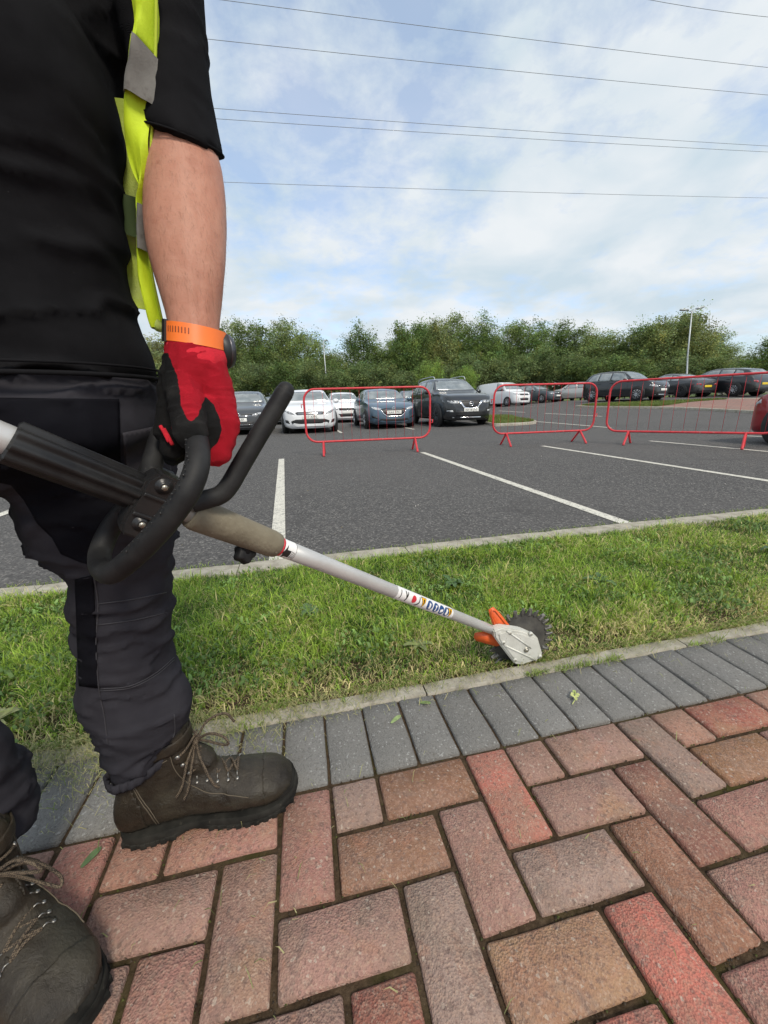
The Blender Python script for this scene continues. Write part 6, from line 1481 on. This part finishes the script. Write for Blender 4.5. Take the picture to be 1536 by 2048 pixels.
mk('bracket_back', prism([(-.020, -.036), (.020, -.036), (.020, .036), (-.020, .036)], bc - Mb[:, 2] * .040, Mb, .033, .004), M_BRKT, edger)
for bx_, by_ in ((328, 973), (283, 1047)):
    dr = at(bx_, by_, 1) - EYE; p = EYE + dr * (((bc + Mb[:, 2] * .024 - EYE) @ Mb[:, 2]) / (dr @ Mb[:, 2]))
    bo = mk('bolt', lathe([(.0095, -.002), (.0095, .001), (.0062, .0012), (.006, .0035), (.004, .0042), (.001, .0042)], p, Mb[:, 2], 20), M_BRK2, brk)
    mk('bolt_head', prism([(.0036 * math.cos(k * math.pi / 3), .0036 * math.sin(k * math.pi / 3)) for k in range(6)], p + Mb[:, 2] * .0035, basis(Mb[:, 2]), .002), M_ZINC, bo)
# loop handle in the plane square to the shaft
nrm = ax; p0 = SH(290)
def LP(x, y):
    d = at(x, y, 1) - EYE; t = ((p0 - EYE) @ nrm) / (d @ nrm); return EYE + d * t
loop = [(300, 958), (304, 932), (311, 905), (321, 872), (336, 845), (356, 829), (374, 832), (386, 850), (393, 878), (396, 915), (391, 945), (377, 980), (358, 1010), (330, 1047), (296, 1085), (268, 1113), (242, 1135), (221, 1147), (204, 1137), (199, 1115), (205, 1090), (222, 1055), (248, 1022), (268, 1008)]
LPp = spline([LP(*q) for q in loop], 6)
mk('loop_tube', tube(LPp, .0118, 18), M_BRKT, edger)
foam = spline([LP(*q) for q in loop[8:18]], 8)
mk('foam_grip', tube(np.vstack([foam[:1], foam, foam[-1:]]), np.concatenate([[.012], np.full(len(foam), .0148), [.012]]), 26), M_FOAM, edger)
for k_ in range(26):
    i = 4 + k_ * 2
    if i >= len(foam) - 2: break
    c = foam[i]; T_ = foam[i + 1] - foam[i - 1]; T_ /= np.linalg.norm(T_); e = EYE - c; e = e - T_ * (e @ T_); e /= np.linalg.norm(e); sd = np.cross(T_, e); th = .75 + .12 * math.sin(k_ * 2.3)
    sgn = 1 if (sd @ (at(300, 1000, .45) - c)) > 0 else -1
    d_ = math.cos(th) * e + sgn * math.sin(th) * sd
    mk('foam_pit', lathe([(.0010 + .0006 * (k_ % 4 == 0), -.0005), (.0008, .0004)], c + d_ * .0147, d_, 7), M_SBLK, edger)
# thigh bar: the bent black limiter rising to the right
bar = [(385, 1006, .47), (415, 998, .475), (440, 990, .48), (458, 972, .483), (478, 938, .487), (505, 892, .492), (535, 842, .497), (560, 800, .50), (571, 781, .502)]
bp = spline([at(*q) for q in bar], 5); rads = np.full(len(bp), .0118); rads[-1] = .008
mk('limiter_bar', join(tube(bp, rads, 18, True, 1.0), capsule(bp[-4], bp[-1], .0118, .0113, 18), tube([at(330, 1000, .462), at(385, 1006, .47)], .0105, 14)), M_BRKT, edger)
# gear head, wheel and guard at the kerb
def on_w(px, py, w):
    d = at(px, py, 1) - EYE; nW = np.array([-su, cu, 0]); o_ = np.array([OX, OY, 0]); t = ((w + (o_ - EYE) @ nW)) / (d @ nW); return EYE + d * t
eU = np.array([cu, su, 0]); nW = np.array([-su, cu, 0]); Z = np.array([0, 0, 1.])
wc = on_w(1042, 1280, wheel_w); Rw = .103
Mw = np.stack([eU, Z, -nW], 1)                      # local x along kerb, y up, z towards the viewer
prof = []
nt = 25; an = np.linspace(0, 2 * math.pi, nt * 6, endpoint=False)
def ringw(r, h): return wc + np.stack([r * np.cos(an), r * np.sin(an), np.full(len(an), h) if np.isscalar(h) else h], 1) @ Mw.T
ph = (an * nt / (2 * math.pi)) % 1
tooth = np.where(ph < .55, Rw, Rw * .885)
wheel_o = mk('toothed_wheel', loft([ringw(.012, .006), ringw(.045, .006), ringw(.060, .001), ringw(Rw * .83, -.001), ringw(Rw * .875, .0015), ringw(tooth, .0018), ringw(tooth, -.0035), ringw(Rw * .875, -.0040), ringw(.05, -.004), ringw(.012, -.004)]), M_BLADE, edger); sharp(wheel_o, 30)
for k_ in range(nt):                                # bent cutting tips, bright where the soil polishes them
    a_ = 2 * math.pi * (k_ + .27) / nt; c = np.array([math.cos(a_), math.sin(a_), 0]); t_ = np.array([-math.sin(a_), math.cos(a_), 0])
    Mt = Mw @ np.stack([t_, c, np.array([0, 0, 1])], 1); tw = .5 * (1 if k_ % 2 else -1); Rt = np.array([[math.cos(tw), 0, math.sin(tw)], [0, 1, 0], [-math.sin(tw), 0, math.cos(tw)]])
    mk('tooth', box(wc + Mw @ (c * Rw * .96), (.0105, .024, .0045), Mt @ Rt, .0008), pm('tooth_steel', (.20, .195, .18), .5, .6, col2=(.10, .095, .085), nscale=60), wheel_o)
gz = .022                                            # casting stands on the viewer's side of the wheel
pl = [(988, 1262), (1004, 1256), (1046, 1262), (1076, 1275), (1086, 1310), (1082, 1318), (1044, 1331), (1030, 1329), (1000, 1290), (990, 1276)]
to_l = lambda x, y, w: (lambda q: ((q - wc) @ eU, (q - wc) @ Z))(on_w(x, y, w))
poly = [to_l(x, y, wheel_w - .04) for x, y in pl]
gear = mk('gear_housing', prism(poly, wc + Mw[:, 2] * .010, Mw, .030, .004), M_GEAR, edger); sharp(gear, 40)
inner = [((x - np.mean([p[0] for p in poly])) * .80 + np.mean([p[0] for p in poly]), (y - np.mean([p[1] for p in poly])) * .80 + np.mean([p[1] for p in poly])) for x, y in poly]
plate = mk('cover_plate', prism(inner, wc + Mw[:, 2] * .0395, Mw, .0035, .0012), M_GEAR, gear); sharp(plate, 40)
def gpt(x, y, h): q = to_l(x, y, wheel_w - .042); return wc + Mw @ np.array([q[0], q[1], h])
mk('rib', tube([gpt(1014, 1262, .0425), gpt(1062, 1296, .0425)], .003, 8), M_GEAR, gear); mk('rib', tube([gpt(1012, 1292, .0425), gpt(1072, 1320, .0425)], .003, 8), M_GEAR, gear)
for x, y in ((1020, 1266), (1062, 1268), (1007, 1285), (1030, 1320), (1080, 1313)):
    p = gpt(x, y, .040); so = mk('screw_boss', lathe([(.0062, -.004), (.0062, .003), (.0052, .0045), (.001, .0045)], p, -nW, 16), M_GEAR, gear); mk('screw', lathe([(.0032, .0045), (.0032, .006), (.001, .0062)], p, -nW, 10), M_ZINC, so)
p = gpt(1052, 1299, .0425); mk('axle_nut', join(lathe([(.0085, 0), (.0085, .002), (.001, .002)], p, -nW, 18), prism([(.0062 * math.cos(k * math.pi / 3), .0062 * math.sin(k * math.pi / 3)) for k in range(6)], p - nW * .002, basis(-nW), .004)), M_ZINC, gear)
mk('axle', tube([wc + Mw[:, 2] * -.012, wc + Mw[:, 2] * .03], .011, 14), M_BLADE, edger)
col = gpt(1000, 1268, .025); mk('shaft_clamp', join(tube([S1 - ax * .035, S1 + ax * .004, col], [.0185, .0185, .017], 22), capsule(S1 + ax * .002, col, .0175, .017)), M_GEAR, edger)
mk('clamp_bolt', lathe([(.005, -.012), (.005, .012), (.001, .0125)], S1 - ax * .02 + Mw[:, 2] * .016, np.cross(ax, [0, 1, 0.]), 10), M_ZINC, edger)
# orange deflector, a bent plate behind the shaft end
gd = [on_w(x, y, wheel_w + .012) for x, y in ((986, 1214), (978, 1220), (984, 1250), (968, 1262), (948, 1266), (950, 1278), (996, 1290), (1010, 1262), (1024, 1256), (1000, 1226))]
gl = [((q - wc) @ eU, (q - wc) @ Z) for q in gd]
def guard(nm, pix, w, tilt):
    L_ = [((q - wc) @ eU, (q - wc) @ Z) for q in (on_w(x, y, w) for x, y in pix)]
    return mk(nm, prism(L_, wc + nW * (w - wheel_w), Mw, .004, .0012), M_GUARD, edger)
g1_ = guard('guard', [(986, 1213), (976, 1219), (979, 1232), (986, 1252), (1000, 1262), (1024, 1256), (1012, 1242), (998, 1224)], wheel_w - .008, 0)
g2_ = guard('guard', [(949, 1265), (947, 1275), (952, 1281), (992, 1292), (1004, 1288), (996, 1272), (970, 1262)], wheel_w - .012, 0)
for g_, pix in ((g1_, [(984, 1220), (983, 1232), (990, 1250), (1016, 1254), (1004, 1238), (991, 1222)]), (g2_, [(953, 1270), (954, 1277), (990, 1287), (992, 1275), (972, 1267)])):
    P_ = [on_w(x, y, wheel_w - .014) for x, y in pix]; mk('guard_rib', tube(P_ + [P_[0]], .0018, 6), M_GUARD, g_)
